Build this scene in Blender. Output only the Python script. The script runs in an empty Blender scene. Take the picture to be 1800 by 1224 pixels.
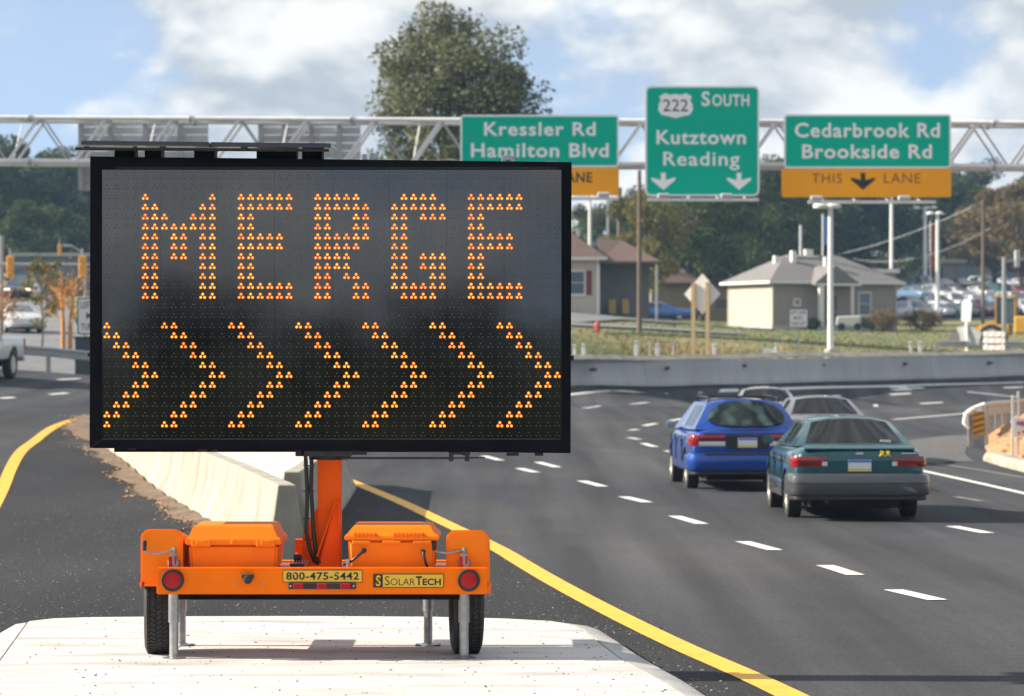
import bpy, bmesh, math, random
import numpy as np
from mathutils import Vector, Matrix
R = math.radians
scene = bpy.context.scene
random.seed(5); rng = np.random.default_rng(5)

# ------------------------------------------------------------------ camera, sky, sun, exposure
F, HC, YH = 5808.0, 2.0, 620.0          # focal length in photo pixels, eye height, horizon row
cam_d = bpy.data.cameras.new('camera'); cam = bpy.data.objects.new('camera', cam_d)
scene.collection.objects.link(cam); scene.camera = cam
cam.location = (0, 0, HC); cam.rotation_euler = (R(90), 0, 0)
cam_d.sensor_width = 36; cam_d.lens = 36*F/1800; cam_d.shift_y = (YH-612)/1800
cam_d.clip_end = 5000; cam_d.clip_start = 0.5
cam_d.dof.use_dof = True; cam_d.dof.focus_distance = 22.0; cam_d.dof.aperture_fstop = 4.6
scene.render.resolution_x = 1024; scene.render.resolution_y = 696

SUN_EL, SUN_AZ = 30.0, -1.0              # from the left, a little to the camera side
sd = bpy.data.lights.new('sun', 'SUN'); so = bpy.data.objects.new('sun', sd); scene.collection.objects.link(so)
sd.energy = 4.8; sd.angle = R(0.5); sd.color = (1.0, 0.90, 0.76)
dirv = Vector((math.cos(R(SUN_EL))*math.cos(R(SUN_AZ)), math.cos(R(SUN_EL))*math.sin(R(SUN_AZ)), -math.sin(R(SUN_EL))))
so.rotation_euler = dirv.to_track_quat('-Z', 'Y').to_euler()

W = bpy.data.worlds.new('World'); scene.world = W; W.use_nodes = True
nt = W.node_tree; nt.nodes.clear()
def wn(t, **k):
    n = nt.nodes.new(t)
    for a, b in k.items(): setattr(n, a, b)
    return n
wl = nt.links.new
out = wn('ShaderNodeOutputWorld'); bg = wn('ShaderNodeBackground'); wl(bg.outputs[0], out.inputs[0])
bg.inputs['Strength'].default_value = 0.1
sky = wn('ShaderNodeTexSky', sky_type='NISHITA'); sky.sun_disc = False
sky.sun_elevation = R(SUN_EL); sky.sun_rotation = R(270-SUN_AZ); sky.air_density = 1.0; sky.dust_density = 0.4; sky.ozone_density = 2.0
tc = wn('ShaderNodeTexCoord'); 
lift = wn('ShaderNodeVectorMath', operation='ADD'); lift.inputs[1].default_value = (0, 0, 0.20); wl(tc.outputs['Generated'], lift.inputs[0])
nrm = wn('ShaderNodeVectorMath', operation='NORMALIZE'); wl(lift.outputs[0], nrm.inputs[0]); wl(nrm.outputs[0], sky.inputs['Vector'])
def cloudnoise(scale, loc, detail, rough, dist=0.0):
    mp = wn('ShaderNodeMapping'); mp.inputs['Scale'].default_value = (scale, scale, scale*1.75); mp.inputs['Location'].default_value = loc
    wl(tc.outputs['Generated'], mp.inputs[0])
    n = wn('ShaderNodeTexNoise'); n.inputs['Scale'].default_value = 1; n.inputs['Detail'].default_value = detail; n.inputs['Roughness'].default_value = rough
    n.inputs['Distortion'].default_value = dist
    wl(mp.outputs[0], n.inputs['Vector']); return n
n1 = cloudnoise(11.5, (3.3, 0.4, 7.6), 11, 0.54, 0.15)
r1 = wn('ShaderNodeMapRange', interpolation_type='SMOOTHSTEP'); r1.inputs[1].default_value = 0.395; r1.inputs[2].default_value = 0.515; wl(n1.outputs[0], r1.inputs[0])
n2 = cloudnoise(11.5, (3.3, 0.4, 7.6+.20), 5, 0.5, 0.15)            # the same field a little higher up: what lies above a cloud's underside shades it
df = wn('ShaderNodeMath', operation='SUBTRACT'); wl(n1.outputs[0], df.inputs[0]); wl(n2.outputs[0], df.inputs[1])
r2 = wn('ShaderNodeMapRange', interpolation_type='SMOOTHSTEP'); r2.inputs[1].default_value = -0.10; r2.inputs[2].default_value = 0.09; wl(df.outputs[0], r2.inputs[0])
cc = wn('ShaderNodeMix', data_type='RGBA'); cc.inputs['A'].default_value = (2.3, 2.55, 2.85, 1); cc.inputs['B'].default_value = (4.7, 4.7, 4.6, 1); wl(r2.outputs[0], cc.inputs['Factor'])
skg = wn('ShaderNodeMix', data_type='RGBA', blend_type='MULTIPLY'); skg.inputs['Factor'].default_value = 1; skg.inputs['B'].default_value = (1.30, 1.06, 0.93, 1); wl(sky.outputs[0], skg.inputs['A'])
cm = wn('ShaderNodeMix', data_type='RGBA'); wl(r1.outputs[0], cm.inputs['Factor']); wl(skg.outputs['Result'], cm.inputs['A']); wl(cc.outputs['Result'], cm.inputs['B'])
wl(cm.outputs['Result'], bg.inputs['Color'])

cy = scene.cycles; cy.max_bounces = 6; cy.diffuse_bounces = 3; cy.glossy_bounces = 3; cy.transmission_bounces = 4; cy.transparent_max_bounces = 8; cy.volume_bounces = 0
vs = scene.view_settings; vs.view_transform = 'Standard'; vs.look = 'None'; vs.exposure = 1.15; vs.gamma = 1.0; vs.use_curve_mapping = False

# ------------------------------------------------------------------ helpers
COL = scene.collection
MATS = {}
def srgb(r, g, b):
    f = lambda c: (c/255/12.92 if c/255 <= 0.04045 else ((c/255+0.055)/1.055)**2.4)
    return (f(r), f(g), f(b))
def mat(name, c, rough=0.6, metal=0.0, c2=None, scale=6.0, bump=0.0, bscale=None, spec=0.5, detail=5.0, lo=0.35, hi=0.65, island=0.0, coat=0.0, emit=None, estr=0.0, stretch=None, trans=0.0, ior=None, rvar=0.0):
    """procedural principled material: two tones mixed by noise, optional bump and per-piece tint"""
    if name in MATS: return MATS[name]
    m = bpy.data.materials.new(name); m.use_nodes = True; t = m.node_tree; b = t.nodes['Principled BSDF']
    L = t.links.new
    b.inputs['Base Color'].default_value = (*c, 1); b.inputs['Roughness'].default_value = rough; b.inputs['Metallic'].default_value = metal
    b.inputs['Specular IOR Level'].default_value = spec; b.inputs['Coat Weight'].default_value = coat; b.inputs['Coat Roughness'].default_value = 0.06
    if ior: b.inputs['IOR'].default_value = ior
    if trans: b.inputs['Transmission Weight'].default_value = trans
    tcn = t.nodes.new('ShaderNodeTexCoord'); src = tcn.outputs['Object']
    if stretch:
        mp = t.nodes.new('ShaderNodeMapping'); mp.inputs['Scale'].default_value = stretch; L(src, mp.inputs[0]); src = mp.outputs[0]
    col = None
    if c2 is not None:
        n = t.nodes.new('ShaderNodeTexNoise'); n.inputs['Scale'].default_value = scale; n.inputs['Detail'].default_value = detail; n.inputs['Roughness'].default_value = 0.62
        L(src, n.inputs['Vector'])
        mr = t.nodes.new('ShaderNodeMapRange'); mr.inputs[1].default_value = lo; mr.inputs[2].default_value = hi; L(n.outputs[0], mr.inputs[0])
        mx = t.nodes.new('ShaderNodeMix'); mx.data_type = 'RGBA'; mx.inputs['A'].default_value = (*c, 1); mx.inputs['B'].default_value = (*c2, 1); L(mr.outputs[0], mx.inputs['Factor'])
        col = mx.outputs['Result']
        if rvar:
            rr = t.nodes.new('ShaderNodeMapRange'); rr.inputs[3].default_value = rough; rr.inputs[4].default_value = rough+rvar; L(n.outputs[0], rr.inputs[0]); L(rr.outputs[0], b.inputs['Roughness'])
    if island:
        g = t.nodes.new('ShaderNodeNewGeometry'); hs = t.nodes.new('ShaderNodeHueSaturation')
        mr = t.nodes.new('ShaderNodeMapRange'); mr.inputs[3].default_value = 1-island; mr.inputs[4].default_value = 1+island; L(g.outputs['Random Per Island'], mr.inputs[0]); L(mr.outputs[0], hs.inputs['Value'])
        if col: L(col, hs.inputs['Color'])
        else: hs.inputs['Color'].default_value = (*c, 1)
        col = hs.outputs[0]
    if col: L(col, b.inputs['Base Color'])
    if bump:
        n = t.nodes.new('ShaderNodeTexNoise'); n.inputs['Scale'].default_value = bscale or scale*4; n.inputs['Detail'].default_value = 4; L(src, n.inputs['Vector'])
        bp = t.nodes.new('ShaderNodeBump'); bp.inputs['Strength'].default_value = bump; bp.inputs['Distance'].default_value = 0.02; L(n.outputs[0], bp.inputs['Height']); L(bp.outputs[0], b.inputs['Normal'])
    if emit:
        b.inputs['Emission Color'].default_value = (*emit, 1); b.inputs['Emission Strength'].default_value = estr
    MATS[name] = m; return m

class MB:
    def __init__(s): s.v, s.f, s.m, s.cur = [], [], [], 0
    def add(s, vs_, fs):
        o = len(s.v); s.v += [tuple(p) for p in vs_]
        for f in fs: s.f.append(tuple(i+o for i in f)); s.m.append(s.cur)
        return s
    def box(s, x0, x1, y0, y1, z0, z1):
        return s.add([(x0,y0,z0),(x1,y0,z0),(x1,y1,z0),(x0,y1,z0),(x0,y0,z1),(x1,y0,z1),(x1,y1,z1),(x0,y1,z1)],
                     [(0,3,2,1),(4,5,6,7),(0,1,5,4),(1,2,6,5),(2,3,7,6),(3,0,4,7)])
    def cyl(s, p0, p1, r0, r1=None, n=12, caps=True):
        r1 = r0 if r1 is None else r1; p0, p1 = Vector(p0), Vector(p1); d = (p1-p0).normalized()
        a = d.orthogonal().normalized(); b = d.cross(a); vv = []
        for p, r in ((p0, r0), (p1, r1)):
            for i in range(n):
                t = 2*math.pi*i/n; vv.append(p+(a*math.cos(t)+b*math.sin(t))*r)
        fs = [(i, (i+1) % n, n+(i+1) % n, n+i) for i in range(n)]
        if caps: fs += [tuple(range(n-1, -1, -1)), tuple(range(n, 2*n))]
        return s.add(vv, fs)
    def tube(s, path, r, n=8):
        path = [Vector(p) for p in path]; vv = []; fs = []; a = None
        for k, p in enumerate(path):
            d = (path[min(k+1, len(path)-1)]-path[max(k-1, 0)]).normalized()
            a = (d.orthogonal() if a is None else a-d*a.dot(d)).normalized(); b = d.cross(a)
            rr = r[k] if isinstance(r, (list, tuple)) else r
            for i in range(n):
                t = 2*math.pi*i/n; vv.append(p+(a*math.cos(t)+b*math.sin(t))*rr)
        for k in range(len(path)-1):
            for i in range(n): fs.append((k*n+i, k*n+(i+1) % n, (k+1)*n+(i+1) % n, (k+1)*n+i))
        fs += [tuple(range(n-1, -1, -1)), tuple(range((len(path)-1)*n, len(path)*n))]
        return s.add(vv, fs)
    def bar(s, p0, p1, w, h):       # rectangular bar between two points
        p0, p1 = Vector(p0), Vector(p1); d = (p1-p0).normalized()
        up = Vector((0,0,1)) if abs(d.z) < 0.95 else Vector((0,1,0))
        a = d.cross(up).normalized()*(w/2); b = a.cross(d).normalized()*(h/2)
        return s.add([p0-a-b, p0+a-b, p0+a+b, p0-a+b, p1-a-b, p1+a-b, p1+a+b, p1-a+b], [(0,3,2,1),(4,5,6,7),(0,1,5,4),(1,2,6,5),(2,3,7,6),(3,0,4,7)])
    def prism(s, poly, axis, a0, a1):   # 2-D polygon swept along an axis
        def pt(u, v, a): return {'x': (a, u, v), 'y': (u, a, v), 'z': (u, v, a)}[axis]
        n = len(poly)
        return s.add([pt(u, v, a0) for u, v in poly]+[pt(u, v, a1) for u, v in poly],
                     [(i, (i+1) % n, n+(i+1) % n, n+i) for i in range(n)]+[tuple(range(n-1, -1, -1)), tuple(range(n, 2*n))])
    def lathe(s, prof, o, axis='x', n=24):   # prof: (along axis, radius)
        vv = []; fs = []; o = Vector(o)
        for a, r in prof:
            for i in range(n):
                t = 2*math.pi*i/n; c, q = math.cos(t)*r, math.sin(t)*r
                vv.append(o+Vector({'x': (a, c, q), 'y': (c, a, q), 'z': (c, q, a)}[axis]))
        for k in range(len(prof)-1):
            for i in range(n): fs.append((k*n+i, k*n+(i+1) % n, (k+1)*n+(i+1) % n, (k+1)*n+i))
        fs += [tuple(range(n-1, -1, -1)), tuple(range((len(prof)-1)*n, len(prof)*n))]
        return s.add(vv, fs)
    def loft(s, secs, closed=True, caps=True):
        n = len(secs[0]); vv = [p for q in secs for p in q]; fs = []
        for k in range(len(secs)-1):
            for i in range(n if closed else n-1): fs.append((k*n+i, k*n+(i+1) % n, (k+1)*n+(i+1) % n, (k+1)*n+i))
        if caps: fs += [tuple(range(n-1, -1, -1)), tuple(range((len(secs)-1)*n, len(secs)*n))]
        return s.add(vv, fs)
    def mesh(s, name, mats, smooth=None, bevel=0.0, bseg=1):
        me = bpy.data.meshes.new(name); me.from_pydata(s.v, [], s.f)
        for m in (mats if isinstance(mats, (list, tuple)) else [mats]): me.materials.append(m)
        if any(s.m): me.polygons.foreach_set('material_index', s.m)
        bm = bmesh.new(); bm.from_mesh(me)
        bmesh.ops.recalc_face_normals(bm, faces=bm.faces)
        if bevel:
            es = [e for e in bm.edges if e.is_manifold and e.calc_face_angle(0) > 0.5]
            bmesh.ops.bevel(bm, geom=es, offset=bevel, segments=bseg, affect='EDGES', clamp_overlap=True)
        bm.to_mesh(me); bm.free()
        if smooth is not None:
            me.polygons.foreach_set('use_smooth', [True]*len(me.polygons)); me.set_sharp_from_angle(angle=R(smooth))
        me.update(); return me
    def build(s, name, mats, parent=None, smooth=None, bevel=0.0, bseg=1, **props):
        return link(name, s.mesh(name, mats, smooth, bevel, bseg), parent, **props)
def link(name, me, parent=None, loc=None, rot=None, **props):
    o = bpy.data.objects.new(name, me); COL.objects.link(o)
    if parent: o.parent = parent
    if loc is not None: o.location = loc
    if rot is not None: o.rotation_euler = rot
    for k, v in props.items(): o[k] = v
    return o
def thing(name, label, cat, loc=(0,0,0), rz=0.0, group=None):
    o = bpy.data.objects.new(name, None); COL.objects.link(o); o.empty_display_size = 0.2
    o.location = loc; o.rotation_euler = (0, 0, rz); o['label'] = label; o['category'] = cat
    if group: o['group'] = group
    return o
def copy_tree(o, parent=None):
    c = o.copy(); COL.objects.link(c); c.parent = parent
    for ch in list(o.children): copy_tree(ch, c)
    return c
TXT = {}
def text_mesh(s, bold=0.0, spacing=1.0):
    k = (s, bold, spacing)
    if k not in TXT:
        cu = bpy.data.curves.new('lettering', 'FONT'); cu.body = s; cu.offset = bold; cu.space_character = spacing; cu.resolution_u = 3; cu.fill_mode = 'FRONT'; cu.extrude = 0.0
        ob = bpy.data.objects.new('lettering', cu); COL.objects.link(ob)
        bpy.context.view_layer.update()
        me = bpy.data.meshes.new_from_object(ob.evaluated_get(bpy.context.evaluated_depsgraph_get()))
        co = np.empty(len(me.vertices)*3); me.vertices.foreach_get('co', co); co = co.reshape(-1, 3)
        fs = [tuple(p.vertices) for p in me.polygons]
        bpy.data.objects.remove(ob); bpy.data.curves.remove(cu); bpy.data.meshes.remove(me)
        TXT[k] = (co, fs)
    return TXT[k]
def text(name, s, parent, x0, x1, z0, z1, y, m, bold=0.012, spacing=1.05, desc=False, th=0.004):
    """flat lettering on the xz plane that fills the given box (z0..z1 is the cap height), raised by th towards -y"""
    co, fs = text_mesh(s, bold, spacing); mn = co.min(0); mx = co.max(0)
    zt = mx[1]; zb = 0.0 if desc else mn[1]
    X = x0+(co[:,0]-mn[0])/(mx[0]-mn[0])*(x1-x0); Z = z0+(co[:,1]-zb)/(zt-zb)*(z1-z0)
    # one mesh for each word: words are told apart by the widest gaps between letters
    iv = sorted((min(X[i] for i in f), max(X[i] for i in f), k) for k, f in enumerate(fs)); gaps = []; hi = iv[0][1]
    for a, c, k in iv:
        if a > hi: gaps.append((a-hi, (a+hi)/2))
        hi = max(hi, c)
    cuts = sorted(x for _, x in sorted(gaps)[::-1][:s.count(' ')]); o = None
    for lo_, hi_ in zip([-1e9]+cuts, cuts+[1e9]):
        ff = [f for f in fs if lo_ < sum(X[i] for i in f)/len(f) <= hi_]; used = sorted({i for f in ff for i in f}); ix = {v: n for n, v in enumerate(used)}
        b = MB(); b.add([(X[i], y-th, Z[i]) for i in used], [tuple(ix[i] for i in f) for f in ff]); o = b.build(name, m, parent)
    return o

def P(px, py, Y): return Vector(((px-900)/F*Y, Y, HC-(py-YH)/F*Y))

# ------------------------------------------------------------------ terrain: a smooth height field through surveyed points
def pz(px, py, Y): p = P(px, py, Y); return (p.x, p.y, p.z)
TP = [(-15,0,-.15),(0,0,-.15),(15,0,-.15),(-10,20,-.15),(0,20,-.15),(10,20,-.18),(0,34,-.15),(-6,36,-.15),(6,33,-.2),(-3,28,-.15),
 (4.6,44.5,-.27),(3.7,54,-.22),(6.5,66,-.27),(6.4,82,-.25),(11,58,-.25),(12,45,-.3),(0,60,-.2),(-2.6,46,-.17),
 pz(1720,790,72), pz(1800,765,78), pz(1005,683,124), pz(1400,672,140), pz(1800,662,155), pz(1109,765,88), (-3,80,-.05), (-3.8,110,.3),
 pz(5,858,50), pz(152,733,75), pz(190,795,62), pz(45,785,61), pz(80,757,68), pz(370,920,42), pz(30,668,95), pz(100,655,104), pz(0,700,84),
 pz(37,520,230), pz(80,600,140), pz(1300,576,232), pz(1560,580,232), pz(1030,553,207), pz(1150,566,205),
 pz(1100,634,133), pz(1500,632,152), pz(1780,632,167), pz(1610,560,290), pz(1790,555,290), pz(1700,500,350),
 (0,420,11),(-100,420,12),(100,420,13),(0,700,14),(-250,700,16),(250,700,16),(0,-100,-.15),(-100,-100,0),(100,-100,0),(-80,40,.5),(80,40,-.2),
 (-5,200,4.6),(-60,150,3.2),(60,150,1.0),(-5,150,2.6),(18,108,.4),(30,120,.6),(20,80,.1)]
BP = [(-6.5,115.6,.45),(2.24,124.5,.65),(12.06,140.5,.75),(24.0,155.5,.88),(40,178,1.1)]     # foot of the far barrier: even grade
for (x0_, y0_, z0_), (x1_, y1_, z1_) in zip(BP[:-1], BP[1:]):
    for t__ in (.25, .5, .75): TP.append((x0_+(x1_-x0_)*t__, y0_+(y1_-y0_)*t__, z0_+(z1_-z0_)*t__))
TP += [BP[0], BP[-1]]
for px_, Y_ in ((1200,137),(1300,142),(1400,147.5),(1640,159)): TP.append(pz(px_, 633, Y_))
TPa = np.array(TP); CQ = 7.0
def _k(d2): return np.sqrt(d2+CQ*CQ)
_A = _k(((TPa[:,None,:2]-TPa[None,:,:2])**2).sum(-1)); n_ = len(TPa)
_M = np.zeros((n_+1, n_+1)); _M[:n_,:n_] = _A; _M[:n_,n_] = 1; _M[n_,:n_] = 1
_w = np.linalg.solve(_M, np.append(TPa[:,2], 0.0))
def G(x, y):
    x = np.asarray(x, float); y = np.asarray(y, float)
    d2 = (x[...,None]-TPa[:,0])**2+(y[...,None]-TPa[:,1])**2
    return _k(d2)@_w[:n_]+_w[n_]
def g(x, y): return float(G(x, y))
def hit(px, py, y0=12.0, y1=420.0):
    ys = np.linspace(y0, y1, 1600); xs = (px-900)/F*ys; zs = HC-(py-YH)/F*ys
    d = zs-G(xs, ys); k = int(np.argmax(d < 0))
    if k == 0: k = 1
    t = d[k-1]/(d[k-1]-d[k]) if d[k-1] != d[k] else 0
    y = ys[k-1]+(ys[k]-ys[k-1])*t
    return (px-900)/F*y, y
def on(px, Y, dz=0.0):             # the ground point seen in photo column px at distance Y
    x = (px-900)/F*Y; return Vector((x, Y, g(x, Y)+dz))
def at(x, y, dz=0.0): return Vector((x, y, g(x, y)+dz))
def resample(pl, n):
    pl = np.array(pl, float); s = np.append(0, np.cumsum(np.linalg.norm(np.diff(pl, axis=0), axis=1))); t = np.linspace(0, s[-1], n)
    return np.stack([np.interp(t, s, pl[:,0]), np.interp(t, s, pl[:,1])], 1)
def smooth(pl, it=2):               # Chaikin corner cutting
    pl = [np.array(p, float) for p in pl]
    for _ in range(it):
        q = [pl[0]]
        for a, b in zip(pl[:-1], pl[1:]): q += [a*.75+b*.25, a*.25+b*.75]
        pl = q+[pl[-1]]
    return np.array(pl)
def ruled(name, A, B, n, m, dz, material, bulge=None, parent=None, **props):
    """sheet draped on the terrain between two ground curves"""
    A = resample(A, n); B = resample(B, n); t = np.linspace(0, 1, m)
    xy = A[:,None,:]*(1-t[None,:,None])+B[:,None,:]*t[None,:,None]
    z = G(xy[...,0], xy[...,1])+dz
    if bulge is not None: z = z+bulge(xy[...,0], xy[...,1], np.broadcast_to(t[None,:], z.shape))
    vv = np.concatenate([xy, z[...,None]], -1).reshape(-1, 3)
    fs = [(i*m+j, i*m+j+1, (i+1)*m+j+1, (i+1)*m+j) for i in range(n-1) for j in range(m-1)]
    b = MB(); b.add(vv.tolist(), fs); return b.build(name, material, parent, smooth=60, **props)
def ribbon(pl, w, n):
    c = resample(pl, n); d = np.gradient(c, axis=0); d /= np.linalg.norm(d, axis=1)[:,None]; nn = np.stack([-d[:,1], d[:,0]], 1)
    return c+nn*w/2, c-nn*w/2

# ------------------------------------------------------------------ materials of the setting
def pavement(name, c, c2, speck, streak, bump, crack=0.0):
    """asphalt: broad tone, wheel streaks along the road, stone speckle, optional darker sealed cracks"""
    m = mat(name, c, .9); t = m.node_tree; L = t.links.new; b = t.nodes['Principled BSDF']; b.inputs['Specular IOR Level'].default_value = .12
    tcn = t.nodes.new('ShaderNodeTexCoord')
    def nz(scale, sc, detail=6, rough=.6):
        mp = t.nodes.new('ShaderNodeMapping'); mp.inputs['Scale'].default_value = sc; L(tcn.outputs['Object'], mp.inputs[0]); n = t.nodes.new('ShaderNodeTexNoise'); n.inputs['Scale'].default_value = scale; n.inputs['Detail'].default_value = detail; n.inputs['Roughness'].default_value = rough; L(mp.outputs[0], n.inputs['Vector']); return n.outputs[0]
    def mr(x, a, d, lo, hi): r = t.nodes.new('ShaderNodeMapRange'); r.inputs[1].default_value = a; r.inputs[2].default_value = d; r.inputs[3].default_value = lo; r.inputs[4].default_value = hi; L(x, r.inputs[0]); return r.outputs[0]
    def mul(a, d): q = t.nodes.new('ShaderNodeMath'); q.operation = 'MULTIPLY'; L(a, q.inputs[0]); L(d, q.inputs[1]); return q.outputs[0]
    f = mul(mul(mr(nz(.22, (1, .35, 1), 7), .3, .7, .80, 1.22), mr(nz(1.0, (1.6, .045, 1), 4, .5), .3, .7, 1-streak, 1+streak)), mr(nz(34, (1, 1, 1), 2, .8), .3, .72, 1-speck, 1+speck*1.3))
    if crack:
        mp = t.nodes.new('ShaderNodeMapping'); mp.inputs['Scale'].default_value = (.16, .07, 1); L(tcn.outputs['Object'], mp.inputs[0]); v = t.nodes.new('ShaderNodeTexVoronoi'); v.feature = 'DISTANCE_TO_EDGE'; v.inputs['Scale'].default_value = 1; v.inputs['Randomness'].default_value = 1.0
        L(mp.outputs[0], v.inputs['Vector']); f = mul(f, mr(v.outputs['Distance'], .0015, .004, 1-crack, 1.0))
    mx = t.nodes.new('ShaderNodeMix'); mx.data_type = 'RGBA'; mx.inputs['A'].default_value = (*c, 1); mx.inputs['B'].default_value = (*c2, 1); L(mr(nz(.07, (1, .6, 1), 5), .4, .6, 0, 1), mx.inputs['Factor'])
    vm = t.nodes.new('ShaderNodeVectorMath'); vm.operation = 'SCALE'; L(mx.outputs['Result'], vm.inputs[0]); L(f, vm.inputs['Scale']); L(vm.outputs[0], b.inputs['Base Color'])
    bp = t.nodes.new('ShaderNodeBump'); bp.inputs['Strength'].default_value = bump; bp.inputs['Distance'].default_value = .01; L(nz(40, (1, 1, 1), 3), bp.inputs['Height']); L(bp.outputs[0], b.inputs['Normal']); return m
asphalt = pavement('asphalt', (.042,.045,.052), (.062,.062,.064), .32, .30, .4, .0)
asphalt_dark = pavement('asphalt_dark', (.027,.0285,.032), (.040,.040,.041), .6, .10, .9)
concrete = mat('concrete_slab', (.33,.32,.305), .85, c2=(.57,.56,.54), scale=1.6, bump=.35, bscale=50, detail=12, stretch=(.45,1.9,1), lo=.30, hi=.55)
kerb_mat = mat('kerb_concrete', (.36,.35,.335), .85, c2=(.50,.49,.47), scale=2.5, bump=.3, bscale=40, detail=8)
barrier_mat = mat('barrier_concrete', (.25,.23,.185), .85, c2=(.39,.365,.30), scale=2.2, bump=.2, bscale=30, detail=8, stretch=(1,1,.5))
barrier_far = mat('weathered_barrier_concrete', (.34,.345,.35), .85, c2=(.44,.445,.45), scale=.5, bump=.15, bscale=20, detail=7, stretch=(1,1,.4))
white_paint = mat('white_road_paint', (.72,.72,.69), .6, c2=(.36,.36,.35), scale=7, detail=12, lo=.48, hi=.8)
old_paint = mat('worn_white_paint', (.22,.22,.215), .7, c2=(.13,.13,.128), scale=5, detail=8)
yellow_paint = mat('yellow_road_paint', (.80,.42,.035), .6, c2=(.50,.27,.04), scale=5, detail=12, lo=.48, hi=.85)
dirt = mat('dirt', (.10,.066,.042), .95, c2=(.20,.135,.085), scale=3, bump=.7, bscale=25, detail=9)
orange_dirt = mat('orange_dirt', (.27,.14,.06), .95, c2=(.40,.24,.12), scale=1.2, bump=.7, bscale=12, detail=9)
gravel_mat = mat('grey_gravel', (.055,.055,.06), .95, c2=(.12,.12,.12), scale=9, bump=.9, bscale=30, detail=9)
pebble = mat('pebble', (.05,.05,.055), .9, island=.6)
grass_mat = mat('grass', (.090,.120,.035), .95, c2=(.20,.165,.065), scale=.11, bump=.8, bscale=6, detail=10, lo=.4, hi=.62)

# ------------------------------------------------------------------ ground sheet
xa = np.concatenate([[-700,-520,-350,-280], np.linspace(-220,-56,26), np.linspace(-52,64,66), np.linspace(70,220,24), [280,350,520,700]])
ya = np.concatenate([[-400,-300,-220], np.linspace(-180,-10,18), np.linspace(-4,176,100), np.linspace(180,420,62), np.linspace(440,900,16), [1000]])
XX, YY = np.meshgrid(xa, ya)
cx_ = np.clip(XX, -260, 260); cy_ = np.clip(YY, -180, 800); ZZ = G(cx_, cy_)-.08
b = MB(); nx, ny = len(xa), len(ya)
b.add(np.stack([XX, YY, ZZ], -1).reshape(-1, 3).tolist(), [(j*nx+i, j*nx+i+1, (j+1)*nx+i+1, (j+1)*nx+i) for j in range(ny-1) for i in range(nx-1)])
b.build('ground', grass_mat, smooth=80, kind='structure')

# ------------------------------------------------------------------ carriageway
def bar_y(x): return float(np.interp(x, [-60,-30,-14.5,-6,2.24,12.06,24.0,60], [80,98,107,116,124.5,140.5,155.5,206]))
xs_ = np.linspace(-48, 56, 76)
near = [(x, -40) for x in xs_]; far = [(x, bar_y(x)-.3) for x in xs_]
A = np.array(near); B = np.array(far); t = np.linspace(0, 1, 110)
xy = A[:,None,:]*(1-t[None,:,None])+B[:,None,:]*t[None,:,None]; z = G(xy[...,0], xy[...,1])
b = MB(); m_ = 110
b.add(np.concatenate([xy, z[...,None]], -1).reshape(-1, 3).tolist(), [(i*m_+j, i*m_+j+1, (i+1)*m_+j+1, (i+1)*m_+j) for i in range(75) for j in range(m_-1)])
road = b.build('road', asphalt, smooth=80, kind='structure')

# yellow edge lines round the gore, as ground curves
Ly = [hit(*p) for p in [(-60,985),(-20,905),(5,858),(20,820),(45,786),(80,758),(115,743),(152,734)]]
Ly = [(Ly[0][0]+.6, 8.0), (Ly[0][0]+.35, 22.0)]+Ly
Ly = smooth(Ly+[(Ly[-1][0]-.05, Ly[-1][1]+9), (Ly[-1][0]-1.0, Ly[-1][1]+18)])
Ry = [hit(*p) for p in [(1390,1224),(1290,1178),(1200,1140),(1050,1066),(940,1006),(870,962),(800,928),(700,880),(612,845)]]
Ry = [(Ry[0][0]+1.9, 8.0), (Ry[0][0]+.75, 14.5)]+Ry
Ry = smooth(Ry+[hit(585,836), hit(556,829), (hit(540,826)[0]-.4, hit(540,826)[1]+5), (hit(540,826)[0]-1.2, hit(540,826)[1]+12)])
ruled('gore_pavement', Ly, Ry, 90, 26, .004, asphalt_dark, kind='structure')
for pl, w in ((Ly, .20), (Ry, .215)):
    a_, b_ = ribbon(pl, w, 120); ruled('yellow_edge_line', a_, b_, 120, 2, .010, yellow_paint, parent=road)

# lane dashes: centre and direction read off the carriageway
def dash(p0, p1, w=.19, m=white_paint):
    a = np.array(hit(*p0)); c = np.array(hit(*p1))
    d = c-a; L_ = np.linalg.norm(d)
    if L_ < .3: return
    e0, e1 = ribbon([a, c], w, 6); ruled('lane_dash', e0, e1, 6, 2, .008, m, parent=road)
for p0, p1 in [((1570,1038),(1648,1056)),((1450,995),(1504,1012)),((1306,953),(1362,968)),((1186,908),(1234,922)),((1096,874),(1138,884)),((1022,846),(1060,856)),
               ((913,824),(942,831)),((946,813),(980,822)),((850,802),(880,810)),((1674,926),(1736,938)),
               ((1172,793),(1190,797)),((1131,780),(1153,786)),((1106,770),(1124,773)),((1132,749),(1153,745)),((1178,740),(1204,736)),
               ((1106,757),(1122,755.5)),((1106,764.5),(1114,765.5)),
               ((1026,718),(1054,714)),((1109,711),(1139,708)),((1209,706),(1236,704)),((1440,698),(1478,696)),((1514,715),(1540,712)),((1565,694),(1600,692)),((1618,710),(1656,708)),((1765,682),(1800,681)),
               ((88,694),(118,691.5)),((102,668),(140,666)),((0,701),(24,699))]:
    dash(p0, p1)
for p0, p1 in [((1680,874),(1726,882)),((1072,688),(1098,686)),((1596,722),(1618,720)),((1738,706),(1770,704))]: dash(p0, p1, .13, old_paint)
def edge(pts, w=.13, m=white_paint):
    pl = smooth([hit(*p) for p in pts]); e0, e1 = ribbon(pl, w, 50); ruled('white_edge_line', e0, e1, 50, 2, .007, m, parent=road)
edge([(1900,892),(1800,868),(1720,850),(1640,832),(1560,813),(1500,796)], .15)
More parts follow.
